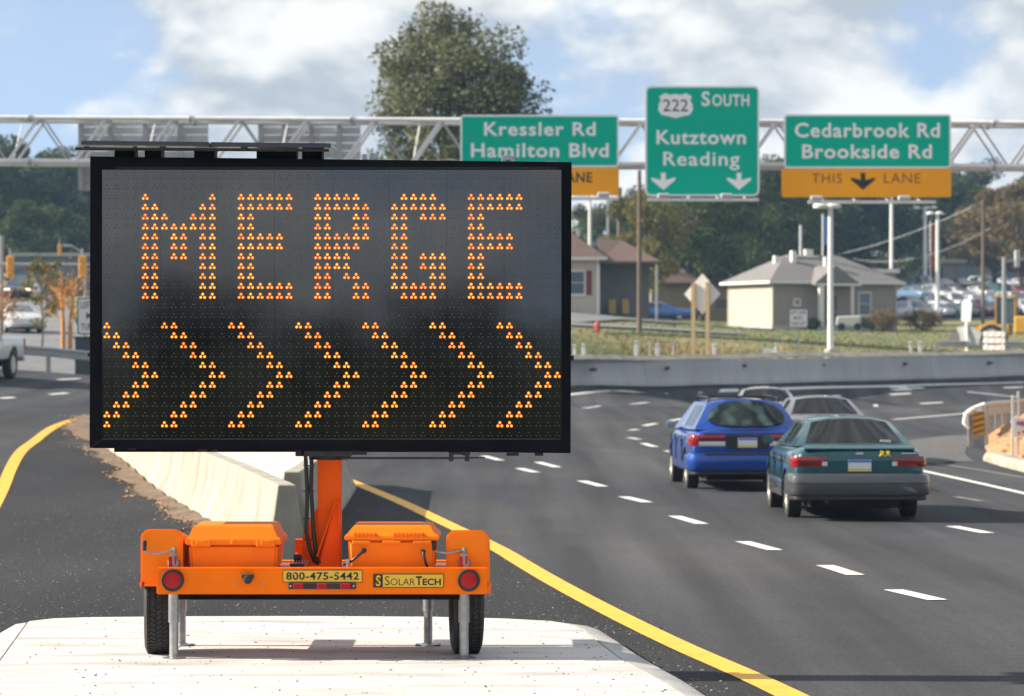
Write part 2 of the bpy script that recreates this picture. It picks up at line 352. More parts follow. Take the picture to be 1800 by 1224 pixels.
edge([(1570,738),(1630,733),(1690,728),(1730,723)], .2)
edge([(960,697),(1005,694.5),(1150,690),(1290,685.5),(1400,682),(1560,679),(1700,675),(1800,672)], .28)
edge([(1800,840),(1720,826),(1640,814)], .10, old_paint)
edge([(1700,689),(1740,693),(1790,699)], .2)
for px, py, L_ in ((1585,686,34),(1600,683,46),(1578,681,30)): dash((px-L_/2, py), (px+L_/2, py-.5), .28)

# ------------------------------------------------------------------ concrete island under the trailer
inR = [(.30,24.62),(.42,24.35),(.503,23.95),(.679,21.9),(.763,21.1),(.877,20.4),(1.01,19.2),(1.22,17.0),(1.5,13.5),(1.75,10.0)]
outR = [(.36,25.05),(.52,25.0),(.686,24.75),(.847,23.4),(.93,22.6),(1.02,21.9),(1.18,20.5),(1.35,18.6),(1.62,15.4),(2.1,10.0)]
inL = [(-3.45,24.86),(-3.60,24.6),(-3.45,22.9),(-3.31,21.3),(-3.2,19.5),(-3.1,17),(-3.0,13.5),(-2.95,10)]
outL = [(-3.52,25.1),(-3.80,24.95),(-3.86,23.6),(-3.72,22),(-3.6,20),(-3.5,17.2),(-3.42,13.6),(-3.4,10)]
back = [(-3.45,24.86),(-3.2,24.98),(-2.5,25.06),(-1.47,25.09),(-.6,25.02),(-.05,24.85),(.30,24.62)]
isl = thing('concrete_island', '', '', (0,0,0)); del isl['label'], isl['category']; isl['kind'] = 'structure'
def xin(pl, y): ys = [p[1] for p in pl][::-1]; xs2 = [p[0] for p in pl][::-1]; return float(np.interp(y, ys, xs2))
GAP = .006
def slab(y0, y1):
    ys = np.linspace(y0, y1, 9); poly = [(xin(inL, y), y) for y in ys]+[(xin(inR, y), y) for y in ys[::-1]]
    b = MB(); b.prism(poly, 'z', -.16, 0.0); return b.build('slab', concrete, isl, bevel=.004)
edges_y = [10.0, 14.6, 18.3, 20.85, 23.1]
for y0, y1 in zip(edges_y[:-1], edges_y[1:]): slab(y0+GAP, y1-GAP)
ys = np.linspace(23.1+GAP, 24.6, 6)
poly = [(xin(inL, y), y) for y in ys]+back+[(xin(inR, y), y) for y in ys[::-1] if y < 24.4]
b = MB(); b.prism(poly, 'z', -.16, 0.0); b.build('slab', concrete, isl, bevel=.004)
def kerb(inn, outt, s):
    I = resample(inn, 41); O = resample(outt, 41)
    for k in range(0, 40, 5):
        secs = []
        for i in range(k, k+6):
            ix, iy = I[i]; ox, oy = O[i]; e = .008 if i == k else (-.008 if i == k+5 else 0)
            secs.append([(ix+s*.012, iy-e, -.004), (ix*.4+ox*.6, iy*.4+oy*.6-e, -.035), (ox, oy-e, -.12), (ox, oy-e, -.2), (ix+s*.012, iy-e, -.2)])
        b = MB(); b.loft(secs); b.build('kerb', kerb_mat, isl, smooth=50)
kerb(inR, outR, 1); kerb(inL, outL, -1)
bk_o = [(x, y+.3) for x, y in back]
# loose grit on the island and the gore
def scatter(name, n, fx, zf, r0, r1, material):
    V, Fc = [], []
    base = [Vector(v) for v in [(1,0,0),(-.5,.87,0),(-.5,-.87,0),(.1,.1,.8),(-.9,.5,.35),(.9,.4,.3)]]
    for _ in range(n):
        x, y = fx(); r = r0*(r1/r0)**(random.random()**2.2); a = random.random()*6.28; s = random.uniform(.6, 1.4)
        o = len(V)
        for v in base[:4]:
            V.append((x+r*(v.x*math.cos(a)-v.y*s*math.sin(a)), y+r*1.3*(v.x*math.sin(a)+v.y*s*math.cos(a)), zf(x, y)+r*.7*v.z-.001))
        Fc += [(o,o+1,o+3),(o+1,o+2,o+3),(o+2,o,o+3)]
    b = MB(); b.add(V, Fc); return b.build(name, material, None, kind='stuff')
def fpad():
    while True:
        y = random.uniform(18.6, 25.0); x = random.uniform(-3.3, 1.0)
        if x < xin(inR, y)-.03 and x > xin(inL, y)+.03: return x, y
o = scatter('grit', 1700, fpad, lambda x, y: 0.0, .0025, .016, pebble); o['label'] = 'dark grit scattered over the white concrete island'; o['category'] = 'grit'
def fgore():
    if random.random() < .75:
        return random.uniform(-4.5, 1.2), 25.15+random.expovariate(1/1.1)
    y = random.uniform(18.5, 24.5); return xin(outR, y)+.02+random.expovariate(1/.09), y
o = scatter('loose_gravel', 2600, fgore, lambda x, y: g(x, y)+.004, .004, .02, mat('gravel_chip', (.10,.098,.095), .9, island=.7)); o['label'] = 'loose gravel chips lying on dark asphalt behind the island'; o['category'] = 'gravel'

def fchip():
    y = 25.2+28*random.random()**1.7; xl = float(np.interp(y, Ly[:,1], Ly[:,0])); xr = float(np.interp(y, Ry[:,1], Ry[:,0])); u = random.random(); return xl+(xr-xl)*u, y
o = scatter('stone_chips', 13000, fchip, lambda x, y: g(x, y)+.004, .004, .015, mat('stone_chip', (.12,.115,.095), .9, island=.8)); o['label'] = 'fine pale stone chips strewn over the dark gore asphalt'; o['category'] = 'gravel'
# ------------------------------------------------------------------ concrete median barriers in the gore
JP = [(.30,0),(.30,.075),(.235,.18),(.175,.31),(.135,.50),(.095,.81)]
def jersey(name, label, path, seg, h=1.0, m=barrier_mat, wscale=1.0, cap=None):
    root = thing(name, label, 'barrier', at(path[0][0], path[0][1]))
    pl = smooth(path, 2); tot = np.linalg.norm(np.diff(pl, axis=0), axis=1).sum(); ns = max(1, round(tot/seg)); per = 4
    pts = resample(pl, ns*per+1); d = np.gradient(pts, axis=0); d /= np.linalg.norm(d, axis=1)[:,None]
    prof = [(u*wscale, v*h) for u, v in JP]; prof = prof+[(-u, v) for u, v in prof[::-1]]
    o0 = root.location
    for k in range(ns):
        secs = []
        for i in range(k*per, (k+1)*per+1):
            e = .012 if i == k*per else (-.012 if i == (k+1)*per else 0)
            c = pts[i]+d[i]*e; nn = np.array([-d[i][1], d[i][0]]); zz = g(*pts[i])
            secs.append([(c[0]+nn[0]*u-o0.x, c[1]+nn[1]*u-o0.y, zz+v-.02-o0.z) for u, v in prof])
        b = MB(); b.loft(secs); b.build('barrier_segment', m, root, smooth=28, bevel=.012)
    return root
lb = jersey('concrete_barrier', 'sunlit cream concrete barrier running away behind the message sign, along the dirt strip', [(-2.31,33.9),(-3.5,42),(-5.4,52),(-7.25,62),(-8.55,69.5)], 6.2)
rb = jersey('concrete_barrier', 'shaded grey concrete barrier behind the orange mast, beside the right yellow line', [(-2.55,38.3),(-2.62,45),(-2.74,51.8)], 6.7)
b = MB(); b.box(.0,.012,0,.13,.42,.58)
tg = b.build('reflector', mat('amber_reflector', (.6,.38,.03), .4), rb); tg.location = (-.30, 5.6, .0)
# ribbed crash cushion end at its far end
cu = MB()
for i in range(5):
    x0, y0 = -2.72-.02*i, 51.9+.30*i; zz = g(x0, y0)
    cu.cyl((x0-.1, y0, zz-.02), (x0-.1, y0, zz+.72-.05*i), .20, .17, 10)
cu.build('crash_cushion', barrier_far, None, smooth=40, label='ribbed grey crash cushion at the far end of the shaded barrier', category='crash cushion')
inf = [(-2.42,36.2),(-2.85,39.2),(-2.92,46),(-3.02,52),(-5.2,54),(-3.55,44.5),(-2.75,38.4)]
b = MB(); zt = [g(x, y)+.58 for x, y in inf]
n = len(inf); b.add([(x, y, g(x, y)-.1) for x, y in inf]+[(x, y, z_) for (x, y), z_ in zip(inf, zt)], [(i, (i+1) % n, n+(i+1) % n, n+i) for i in range(n)]+[tuple(range(n, 2*n))])
b.build('infill_slab', concrete, None, kind='structure')
# dirt washed against the left barrier
Ld = [(-2.75,34.5),(-3.05,36.5),(-3.85,42),(-5.75,52),(-7.6,62),(-9.0,70.5),(-9.6,76)]
Lo = [(-2.82,34.6),(-3.2,36.5),(-4.05,42),(-5.95,52),(-7.85,62),(-9.45,69.5),(-9.75,76)]
wob = np.array(resample(Lo, 80)); wob[:,0] += np.convolve(rng.normal(0, .22, 80), np.ones(3)/3, 'same')
ruled('dirt_strip', resample(Ld, 80), wob, 80, 6, .014, dirt, bulge=lambda x, y, t: .05*(1-t)*np.abs(np.sin(x*7+y*3)), kind='structure')
def fd():
    t = random.random(); k = t*79; i = int(k); a = resample(Ld, 80)[i]; c = wob[i]; u = random.random()**.8*1.25
    return a[0]*(1-u)+c[0]*u, a[1]+random.uniform(-.4, .4)
LdR = resample(Ld, 80)
def fd():
    i = random.randrange(80); u = random.random()**.8*1.35; return LdR[i][0]*(1-u)+wob[i][0]*u, LdR[i][1]+random.uniform(-.4, .4)
o = scatter('dirt_clods', 2200, fd, lambda x, y: g(x, y)+.01, .01, .06, mat('clod', (.20,.13,.075), .95, island=.6)); o['label'] = 'brown clods and dry litter along the foot of the cream barrier'; o['category'] = 'dirt'

# ------------------------------------------------------------------ far retaining barrier
fb = jersey('roadside_barrier', 'long grey concrete barrier on the far side of the road below the grass', [(-6.5,115.6),(2.24,124.5),(12.06,140.5),(24.0,155.5),(40,178)], 6.0, h=1.28, m=barrier_far, wscale=.8)
for k in range(0, 40):                                 # pale sloping coping along its top
    pl_ = resample([(p[0], p[1]) for p in BP], 41); (xa_, ya_), (xb_, yb_) = pl_[k], pl_[k+1]; o = fb.location; d_ = np.array([xb_-xa_, yb_-ya_]); d_ /= np.linalg.norm(d_); nn_ = np.array([-d_[1], d_[0]])
    secs = []
    for (x_, y_, e_) in ((xa_, ya_, .01), (xb_, yb_, -.01)):
        z_ = g(x_, y_)+1.28*.81-.03; c_ = np.array([x_, y_])+d_*e_
        secs.append([(c_[0]-nn_[0]*.09-o.x, c_[1]-nn_[1]*.09-o.y, z_-o.z), (c_[0]-nn_[0]*.09-o.x, c_[1]-nn_[1]*.09-o.y, z_+.03-o.z), (c_[0]+nn_[0]*.22-o.x, c_[1]+nn_[1]*.22-o.y, z_+.20-o.z), (c_[0]+nn_[0]*.25-o.x, c_[1]+nn_[1]*.25-o.y, z_-o.z)])
    b = MB(); b.loft(secs); b.build('coping', barrier_mat, fb)
pin = mat('rust_pin', (.14,.085,.05), .8)
for px, py in ((1039,650),(1168,647),(1303,643),(1440,642),(1586,640),(1736,638)):      # rusty lifting pins in the face
    xx = (px-900)/F*130
    for _ in range(6): yy = bar_y(xx); xx = (px-900)/F*yy
    zz = HC-(py-YH)/F*yy; o = fb.location; b = MB(); b.cyl((xx+.16-o.x, yy-.28-o.y, zz-o.z), (xx-o.x, yy-o.y, zz-o.z), .075, n=8); b.build('lifting_pin', pin, fb)

# ------------------------------------------------------------------ right-hand verge: dirt mound, kerb, gravel
vL = [(9.9,40),(9.9,55),(9.85,64),(9.85,67.9),(10.3,72),(11.4,79),(13.2,87),(16,95),(22,104)]
vR = [(30,40),(30,55),(30,64),(30,68),(31,74),(33,80),(34,86),(36,92),(40,98)]
ruled('dirt_mound', vL, vR, 150, 70, .03, orange_dirt, bulge=lambda x, y, t: 1.1*np.clip(t*9, 0, 1)**.9*np.clip((y-56)/10, 0, 1)+(.10*np.sin(x*3.1)*np.sin(y*1.7)+.07*np.sin(x*7.3+1)*np.sin(y*6.1)+.05*np.sin(x*13+y*9))*np.clip(t*9, 0, 1), kind='structure')
gl = [(9.4,67.2),(9.6,70),(10.2,74),(11.2,79)]; gr = [(8.2,66.6),(8.0,70),(8.6,75.5),(10.6,80.5)]
ruled('gravel_patch', gl, gr, 20, 8, .012, gravel_mat, bulge=lambda x, y, t: .012*np.abs(np.sin(x*5+y*4))*np.sin(t*3.1), kind='structure')
def fm(): 
    y = random.uniform(60, 88); x = float(np.interp(y, [p[1] for p in vL], [p[0] for p in vL]))+random.uniform(.2, 5); return x, y
def zm(x, y):
    xl = float(np.interp(y, [p[1] for p in vL], [p[0] for p in vL])); t = (x-xl)/20; return g(x, y)+.03+1.1*min(1, t*9)**.9*min(1, max(0, (y-56)/10))
o = scatter('dirt_lumps', 1500, fm, zm, .02, .14, mat('lump', (.33,.19,.09), .95, island=.5)); o['label'] = 'orange earth lumps on the mound behind the right guardrail'; o['category'] = 'dirt'
kb = thing('concrete_kerb', 'short pale concrete kerb beside the orange dirt at the right edge', 'kerb', at(9.78, 67.6))
for k in range(6):
    y1, y0 = 67.6-k*2.4, 67.6-(k+1)*2.4+.02
    b = MB(); b.prism([(9.62,g(9.7,y0)-.1),(10.0,g(9.7,y0)-.1),(10.0,g(9.7,y0)+.2),(9.70,g(9.7,y0)+.2),(9.64,g(9.7,y0)+.12)], 'y', y0, y1)
    for i, v in enumerate(b.v): b.v[i] = (v[0]-kb.location.x, v[1]-kb.location.y, v[2]-kb.location.z)
    b.build('kerb_stone', barrier_mat, kb, bevel=.015)

# ------------------------------------------------------------------ the message sign trailer
orange = mat('orange_paint', (.98,.185,.0), .6, detail=9, c2=(.80,.14,.004), lo=.45, hi=.85, scale=2.2, bump=.03, bscale=30, coat=0, spec=.12)
orange_plastic = mat('orange_plastic', (.98,.22,.006), .6, spec=.15, c2=(.82,.18,.012), lo=.45, hi=.85, detail=9, scale=2.5, bump=.05, bscale=60)
black_paint = mat('black_cabinet_paint', (.0030,.0034,.006), .55, spec=.06, c2=(.006,.0065,.009), scale=5, bump=.04, bscale=40)
dark_metal = mat('dark_metal', (.02,.02,.024), .5, metal=.4, c2=(.04,.038,.036), scale=20)
rubber = mat('tyre_rubber', (.018,.018,.019), .8, c2=(.035,.034,.032), scale=14, bump=.2, bscale=60)
galv = mat('galvanised_steel', (.42,.43,.43), .42, metal=.75, c2=(.28,.29,.30), scale=18)
cable = mat('cable_black', (.012,.012,.013), .45)
red_lens = mat('red_lens', (.42,.003,.005), .3, c2=(.30,.003,.004), scale=60, spec=.3)
plate_yellow = mat('plate_yellow', (.78,.47,.03), .5)
ink = mat('black_ink', (.012,.012,.012), .6)
white_plastic = mat('white_plastic', (.7,.7,.68), .5)
TO = Vector((-1.314, 22.0, 0.0))
tr = thing('message_sign_trailer', 'orange trailer carrying a black variable message board that reads MERGE over chevrons', 'message sign', TO)
def q(px, py, yd):                      # photo column and row at a depth yd behind the axle, in trailer coordinates
    return P(px, py, 22.0+yd)-TO
# --- front beam and frame
b = MB(); a, c = q(275,998,-.5), q(857,1045,-.5); bx0, bx1, bz0, bz1 = a.x, c.x, c.z, a.z
b.box(bx0, bx1, -.5, -.44, bz0, bz1); fr = b.build('rear_beam', orange, tr, bevel=.006, bseg=2)
for x in (bx0+.14, -.03, bx1-.22):
    b = MB(); b.box(x, x+.075, -.438, 1.05, bz0+.03, bz1-.012); b.build('frame_rail', orange, tr, bevel=.004)
b = MB(); b.box(bx0+.05, bx1-.06, .55, .625, bz0+.04, bz1-.02); b.build('cross_member', orange, tr, bevel=.004)
b = MB(); b.box(bx0+.216, -.032, -.437, .5, bz1-.05, bz1-.03); b.build('deck_plate', mat('brown_deck', (.28,.07,.02), .6, c2=(.2,.05,.02), scale=8), tr)
b = MB(); b.box(.047, bx1-.222, -.437, .5, bz1-.05, bz1-.03); b.build('deck_plate', MATS['brown_deck'], tr)
b = MB(); b.box(bx0+.10, bx1-.12, -.40, -.33, bz0-.042, bz0+.008); b.build('bumper_bar', black_paint, tr)
b = MB(); b.cyl((q(300,1040,0).x, 0, .395), (q(805,1040,0).x, 0, .395), .03, n=12); b.build('axle', dark_metal, tr, smooth=40)
b = MB(); b.box(-.06, .06, .63, .95, bz0+.05, bz1-.03); b.build('drawbar_socket', orange, tr)
# --- wheels
def tyre_mesh(r=.335, w=.20):
    b = MB(); h = w/2
    b.lathe([(-h*.72,.20),(-h*.95,.23),(-h,.27),(-h*.98,.30),(-h*.86,r-.012),(-h*.70,r-.002)]+[(-h*.70+.0001,r-.010)], (0,0,0), 'x', 40)
    b2 = MB(); prof = [(-h*.70,.19),(-h*.95,.22),(-h,.265),(-h*.985,.295),(-h*.90,r-.014)]
    grooves = [-.60,-.20,.20,.60]; xx = -h*.80; prof.append((xx, r))
    for gq in grooves:
        prof += [(gq*h-.006, r+.001), (gq*h-.005, r-.009), (gq*h+.005, r-.009), (gq*h+.006, r+.001)]
    prof += [(h*.80, r), (h*.90, r-.014), (h*.985,.295), (h,.265), (h*.95,.22), (h*.70,.19)]
    b2.lathe(prof, (0,0,0), 'x', 48)
    # slanted sipes as raised tread blocks
    for i in range(60):
        t = 2*math.pi*i/60
        for k, (x0, x1, sk) in enumerate(((-.80,-.62,1),(-.58,-.22,1),(-.18,.18,-1),(.22,.58,-1),(.62,.80,-1))):
            dt = .026; vv = []
            for (xq, tq) in ((x0, 0), (x1, sk*.05), (x1, sk*.05+2*dt), (x0, 2*dt)):
                tt = t+tq; vv += [(xq*h, math.cos(tt)*(r-.002), math.sin(tt)*(r-.002)), (xq*h, math.cos(tt)*(r+.0065), math.sin(tt)*(r+.0065))]
            b2.add(vv, [(1,3,5,7),(0,1,3,2),(2,3,5,4),(4,5,7,6),(6,7,1,0)])
    return b2.mesh('tyre', rubber, smooth=35)
TYM = tyre_mesh()
for px, s in ((281,-1),(819.5,1)):
    x = q(px, 1000, 0).x
    wh = thing('wheel', '', ''); del wh['label'], wh['category']; wh.parent = tr; wh.location = (x, 0, .338); wh.rotation_euler = (0, 0, R(5))
    link('tyre', TYM, wh)
    b = MB(); b.lathe([(-.06,.195),(-.05,.19),(-.02,.12),(.0,.11),(.03,.06),(.03,.0001)] if s < 0 else [(-.05,.0001),(-.05,.05),(-.02,.12),(.02,.13),(.05,.19),(.06,.195)], (0,0,0), 'x', 24)
    b.build('rim', mat('rim_white', (.55,.52,.45), .5, c2=(.3,.24,.16), scale=25), wh, smooth=40)
# --- fenders: folded boxes with rounded shoulders
def fender(px0, px1, py0, py1, yd0, yd1):
    a = q(px0, py0, yd0); c = q(px1, py1, yd0); x0, x1, z1, z0 = a.x, c.x, a.z, c.z
    r = .05; poly = [(x0, z0), (x0, z1-r), (x0+.3*r, z1-.3*r), (x0+r, z1), (x1-r, z1), (x1-.3*r, z1-.3*r), (x1, z1-r), (x1, z0)]
    th = .006; inner = [(x0+th, z0), (x0+th, z1-r), (x0+th+.3*r, z1-.3*r-th), (x0+r, z1-th), (x1-r, z1-th), (x1-.3*r-th, z1-.3*r-th), (x1-th, z1-r), (x1-th, z0)]
    b = MB()
    # stepped along the travel direction so that the fender drops over front and rear of the tyre
    ycut = [(yd0, -.0), (yd0+.10, 0), (yd1-.10, 0), (yd1, 0)]
    n = len(poly)
    vv = []; 
    for y in (yd0, yd1): vv += [(u, y, w-(.075 if (y == yd1 and w > z1-.06) else 0)) for u, w in poly]
    b.add(vv, [(i, i+1, n+i+1, n+i) for i in range(n-1)]+[tuple(range(n))]+[tuple(range(2*n-1, n-1, -1))])
    f = b.build('fender', orange_plastic, tr, smooth=35, bevel=.012, bseg=2)
    b = MB(); b.box(x0-.008, x0+.004, yd0+.02, yd1-.02, z0-.005, z0+.02); b.box(x1-.004, x1+.008, yd0+.02, yd1-.02, z0-.005, z0+.02)
    b.box(x0+.02, x1-.02, yd0-.008, yd0+.003, z0+.004, z0+.016); b.build('fender_lip', orange_plastic, f)
    return f
fender(247, 321, 930, 1031, -.37, .30); fender(784, 860, 932, 1043, -.37, .30)
for x in (q(252,1022,-.38).x, q(857,1022,-.38).x): 
    b = MB(); b.box(x-.009, x+.005, -.385, -.36, .47, .50); b.build('side_marker', red_lens, tr)
# --- battery boxes
def battery_box(px0, px1, lid_top, lid_base, base, ribbed, y0=-.40, dep=.62):
    a = q(px0, lid_top, y0); c = q(px1, base, y0); x0, x1 = a.x, c.x
    zt, zl, zb = a.z, q(px0, lid_base, y0).z, bz1-.03
    e = thing('battery_box', '', ''); del e['label'], e['category']; e.parent = tr
    b = MB(); i = .022
    secs = [[(x0+i+.012, y0+.03, zb), (x1-i-.012, y0+.03, zb), (x1-i-.012, y0+dep-.03, zb), (x0+i+.012, y0+dep-.03, zb)],
            [(x0+i, y0+.018, zl+.004), (x1-i, y0+.018, zl+.004), (x1-i, y0+dep-.018, zl+.004), (x0+i, y0+dep-.018, zl+.004)]]
    b.loft(secs); b.build('box_body', orange_plastic, e, bevel=.02, bseg=3, smooth=40)
    b = MB(); ft = zl+(zt-zl)*.30
    def rect(ins, z): return [(x0+ins, y0+ins, z), (x1-ins, y0+ins, z), (x1-ins, y0+dep-ins, z), (x0+ins, y0+dep-ins, z)]
    b.loft([rect(0, zl), rect(0, ft), rect(.018, ft+.006), rect(.05, zt-.012), rect(.062, zt)])
    lid = b.build('lid', orange_plastic, e, bevel=.006, bseg=2)
    b = MB(); nl = 3
    if ribbed:
        xx = x0+.06
        while xx < x1-.06:
            if (int((xx-x0)/.105)) % 3 != 2:
                b.prism([(y0-.004, zl+.004), (y0+.0, ft+.018), (y0+.045, ft+.028), (y0+.03, zl+.006)], 'x', xx, xx+.009)
            xx += .026
        b.build('lid_rib', orange_plastic, lid)
        for k in range(3):
            xc = x0+(x1-x0)*(.18+.32*k); b = MB(); b.box(xc-.06, xc+.06, y0-.006, y0+.02, zl-.024, zl-.002); b.build('latch', orange_plastic, e, bevel=.004)
    else:
        for xc in (x0+.105, x1-.10):
            b = MB(); b.box(xc-.062, xc+.062, y0-.012, y0+.018, zl-.012, zl+.035); b.box(xc-.03, xc+.03, y0-.018, y0-.011, zl+.0, zl+.03); b.build('latch', orange_plastic, e, bevel=.005)
        b = MB(); b.box((x0+x1)/2-.013, (x0+x1)/2+.013, y0-.010, y0+.02, zl+.004, zl+.036); b.build('latch', orange_plastic, e, bevel=.004)
    return e, x0, x1, zl
battery_box(325, 494, 924, 958, 998, False)
e2, rx0, rx1, rzl = battery_box(605, 772, 925, 950, 998, True)
for px, py, qx, qy in ((640,968,612,990),(744,970,750,994)):
    a = q(px, py, -.39); c = q(qx, qy, -.40); b = MB(); b.cyl((a.x, -.41, a.z), (a.x, -.37, a.z), .016, n=10); b.tube([(a.x, -.41, a.z), (a.x*.8+c.x*.2, -.44, a.z*.8+c.z*.2), (a.x*.3+c.x*.7, -.43, a.z*.25+c.z*.75), (c.x, -.40, c.z), (c.x+(c.x-a.x)*.3, -.33, c.z-.015)], .0095, 8)
    b.build('battery_cable', cable, tr, smooth=60)
# --- rear lamps, plates
for px in (304, 824):
    a = q(px, 1020, -.5); l = MB(); l.lathe([(-.030,.052),(-.034,.058),(-.034,.070),(-.028,.073),(.0,.073)], (a.x, -.5, a.z), 'y', 32); tl = l.build('tail_lamp', rubber, tr, smooth=40)
    l = MB(); l.lathe([(-.036,.0001),(-.036,.030),(-.034,.046),(-.0305,.0555),(-.02,.056)], (a.x, -.5, a.z), 'y', 32); l.build('lens', red_lens, tl, smooth=50)
a = q(436, 1018, -.5); b = MB(); b.lathe([(-.055,.0001),(-.055,.024),(-.045,.03),(0,.03)], (a.x, -.5, a.z), 'y', 18); b.box(a.x-.04, a.x+.04, -.55, -.5, a.z+.008, a.z+.032); b.build('socket', rubber, tr, smooth=40, bevel=.003)
for px, py in ((412,1026),(461,1026),(516,1008),(590,1008)):
    a = q(px, py, -.5); b = MB(); b.cyl((a.x, -.508, a.z), (a.x, -.5, a.z), .008, n=8); b.build('bolt', galv, tr)
def plate(px0, px1, py0, py1, m, frame):
    a, c = q(px0, py0, -.5), q(px1, py1, -.5); b = MB()
    b.box(a.x, c.x, -.5045, -.500, c.z, a.z); p = b.build('plate', m, tr)
    if frame:
        w = .005; b = MB()
        for (x0, x1, z0, z1) in ((a.x+w, c.x-w, a.z-2*w, a.z-w), (a.x+w, c.x-w, c.z+w, c.z+2*w), (a.x+w, a.x+2*w, c.z+2*w, a.z-2*w), (c.x-2*w, c.x-w, c.z+2*w, a.z-2*w)): b.box(x0, x1, -.506, -.5044, z0, z1)
        b.build('plate_border', ink, p)
    return p, a, c
p1, a, c = plate(498, 636, 1003, 1023, plate_yellow, False)
w = .002; b = MB()
for (x0, x1, z0, z1) in ((a.x-.003, c.x+.003, a.z, a.z+.003), (a.x-.003, c.x+.003, c.z-.003, c.z), (a.x-.003, a.x, c.z, a.z), (c.x, c.x+.003, c.z, a.z)): b.box(x0, x1, -.506, -.501, z0, z1)
b.build('plate_border', ink, p1)
text('lettering', '800-475-5442', p1, q(503,0,-.5).x, q(631,0,-.5).x, q(0,1019.5,-.5).z, q(0,1006,-.5).z, -.5048, ink, bold=.022, spacing=1.08, th=.001)
p2, a, c = plate(657, 779, 1010, 1032, plate_yellow, False)
b = MB()
for (x0, x1, z0, z1) in ((a.x, c.x, a.z, a.z+.004), (a.x, c.x, c.z-.004, c.z), (a.x-.004, a.x, c.z-.004, a.z+.004), (c.x, c.x+.004, c.z-.004, a.z+.004)): b.box(x0, x1, -.506, -.501, z0, z1)
b.build('plate_border', ink, p2)
lg = q(673, 0, -.5).x; b = MB(); b.box(a.x+.001, lg, -.5056, -.5046, c.z+.001, a.z-.001); b.build('logo_ground', ink, p2)
text('logo', 'S', p2, q(660.5,0,-.5).x, q(669.5,0,-.5).x, q(0,1030.5,-.5).z, q(0,1011.5,-.5).z, -.5060, plate_yellow, bold=.03, th=.001)
b = MB(); zc = (a.z+c.z)/2
for k in range(3): b.box(a.x+.004, lg-.003, -.5078, -.5072, zc-.022+k*.02, zc-.019+k*.02)
b.build('logo_stripe', ink, p2)
zb_ = q(0,1029,-.5).z
def tp(s, x0, x1, ztop, bold): text('lettering', s, p2, q(x0,0,-.5).x, q(x1,0,-.5).x, zb_, q(0,ztop,-.5).z, -.5048, ink, bold=bold, spacing=1.0, th=.001)
tp('S', 676.5, 685, 1013, -.004); tp('OLAR', 686.5, 729.5, 1017, -.006); tp('T', 731, 742, 1013, .03); tp('ECH', 743, 775, 1017, .028)
a, c = q(507,1024.5,-.5), q(626,1035.5,-.5); b = MB(); b.box(a.x, c.x, -.52, -.5, c.z, a.z); lb_ = b.build('light_bar', rubber, tr, bevel=.004)
for px in (525, 567, 608):
    a, c = q(px-9,1025.5,-.5), q(px+9,1034.5,-.5); b = MB(); b.box(a.x, c.x, -.538, -.519, c.z, a.z); b.build('marker_lens', red_lens, lb_, bevel=.005)
for px in (511, 622):
    a = q(px, 1030, -.5); b = MB(); b.cyl((a.x, -.526, a.z), (a.x, -.519, a.z), .008, n=8); b.build('bolt', galv, lb_)
# --- jacks
def jack(x, y, ztop, crank, s=1):
    j = thing('jack', '', ''); del j['label'], j['category']; j.parent = tr; j.location = (x, y, 0)
    b = MB(); b.cyl((0,0,.235), (0,0,ztop), .037, n=18); b.build('outer_tube', galv, j, smooth=40)
    b = MB(); b.cyl((0,0,.012), (0,0,.30), .030, n=16); b.build('inner_tube', galv, j, smooth=40)
    b = MB(); b.lathe([(0,.075),(.006,.078),(.012,.05),(.02,.03)], (0,0,0), 'z', 20); b.build('foot', galv, j)
    if crank:
        b = MB(); b.cyl((0,0,ztop), (0,0,ztop+.03), .042, n=14); b.box(-.022, .022, -.03, .03, ztop+.03, ztop+.075); b.cyl((0,0,ztop+.075), (0,0,ztop+.115), .013, n=8); b.build('jack_head', galv, j, smooth=40)
        b = MB(); b.tube([(0,0,ztop+.10), (-.05,-.02,ztop+.085), (-.10,-.05,ztop+.075), (-.17,-.06,ztop+.085), (-.185,-.06,ztop+.10)], .0075, 8); b.build('crank', galv, j, smooth=60)
        b = MB(); b.lathe([(0,.011),(.01,.014),(.06,.017),(.068,.012)], (-.187,-.06,ztop+.095), 'z', 10); b.build('handle', rubber, j, smooth=50)
        b = MB(); b.box(.008, .020, -.046, -.040, ztop+.005, ztop+.06); b.box(-.030, -.008, -.046, -.038, ztop-.02, ztop+.055); b.build('tag', red_lens, j)
    return j
zt_ = bz1+.01
jx = q(303.5,1160,-.46).x; jack(jx, -.38, zt_, True); jx2 = q(815.5,1160,-.46).x; j2 = jack(jx2, -.38, zt_, True)
for ch in j2.children:
    if ch.name.startswith(('crank', 'handle')): ch.rotation_euler = (0, 0, R(-18))
b = None
for px in (319, 752.5):
    p = q(px, 1100, .56); j = jack(p.x, .56, .50, False)
    b = MB(); b.cyl((0,0,.33), (0,0,.50), .042, n=14); b.build('collar', dark_metal, j, smooth=40)
    b = MB(); b.box(-.085, .085, -.06, .06, .0, .008); b.build('base_plate', dark_metal, j)
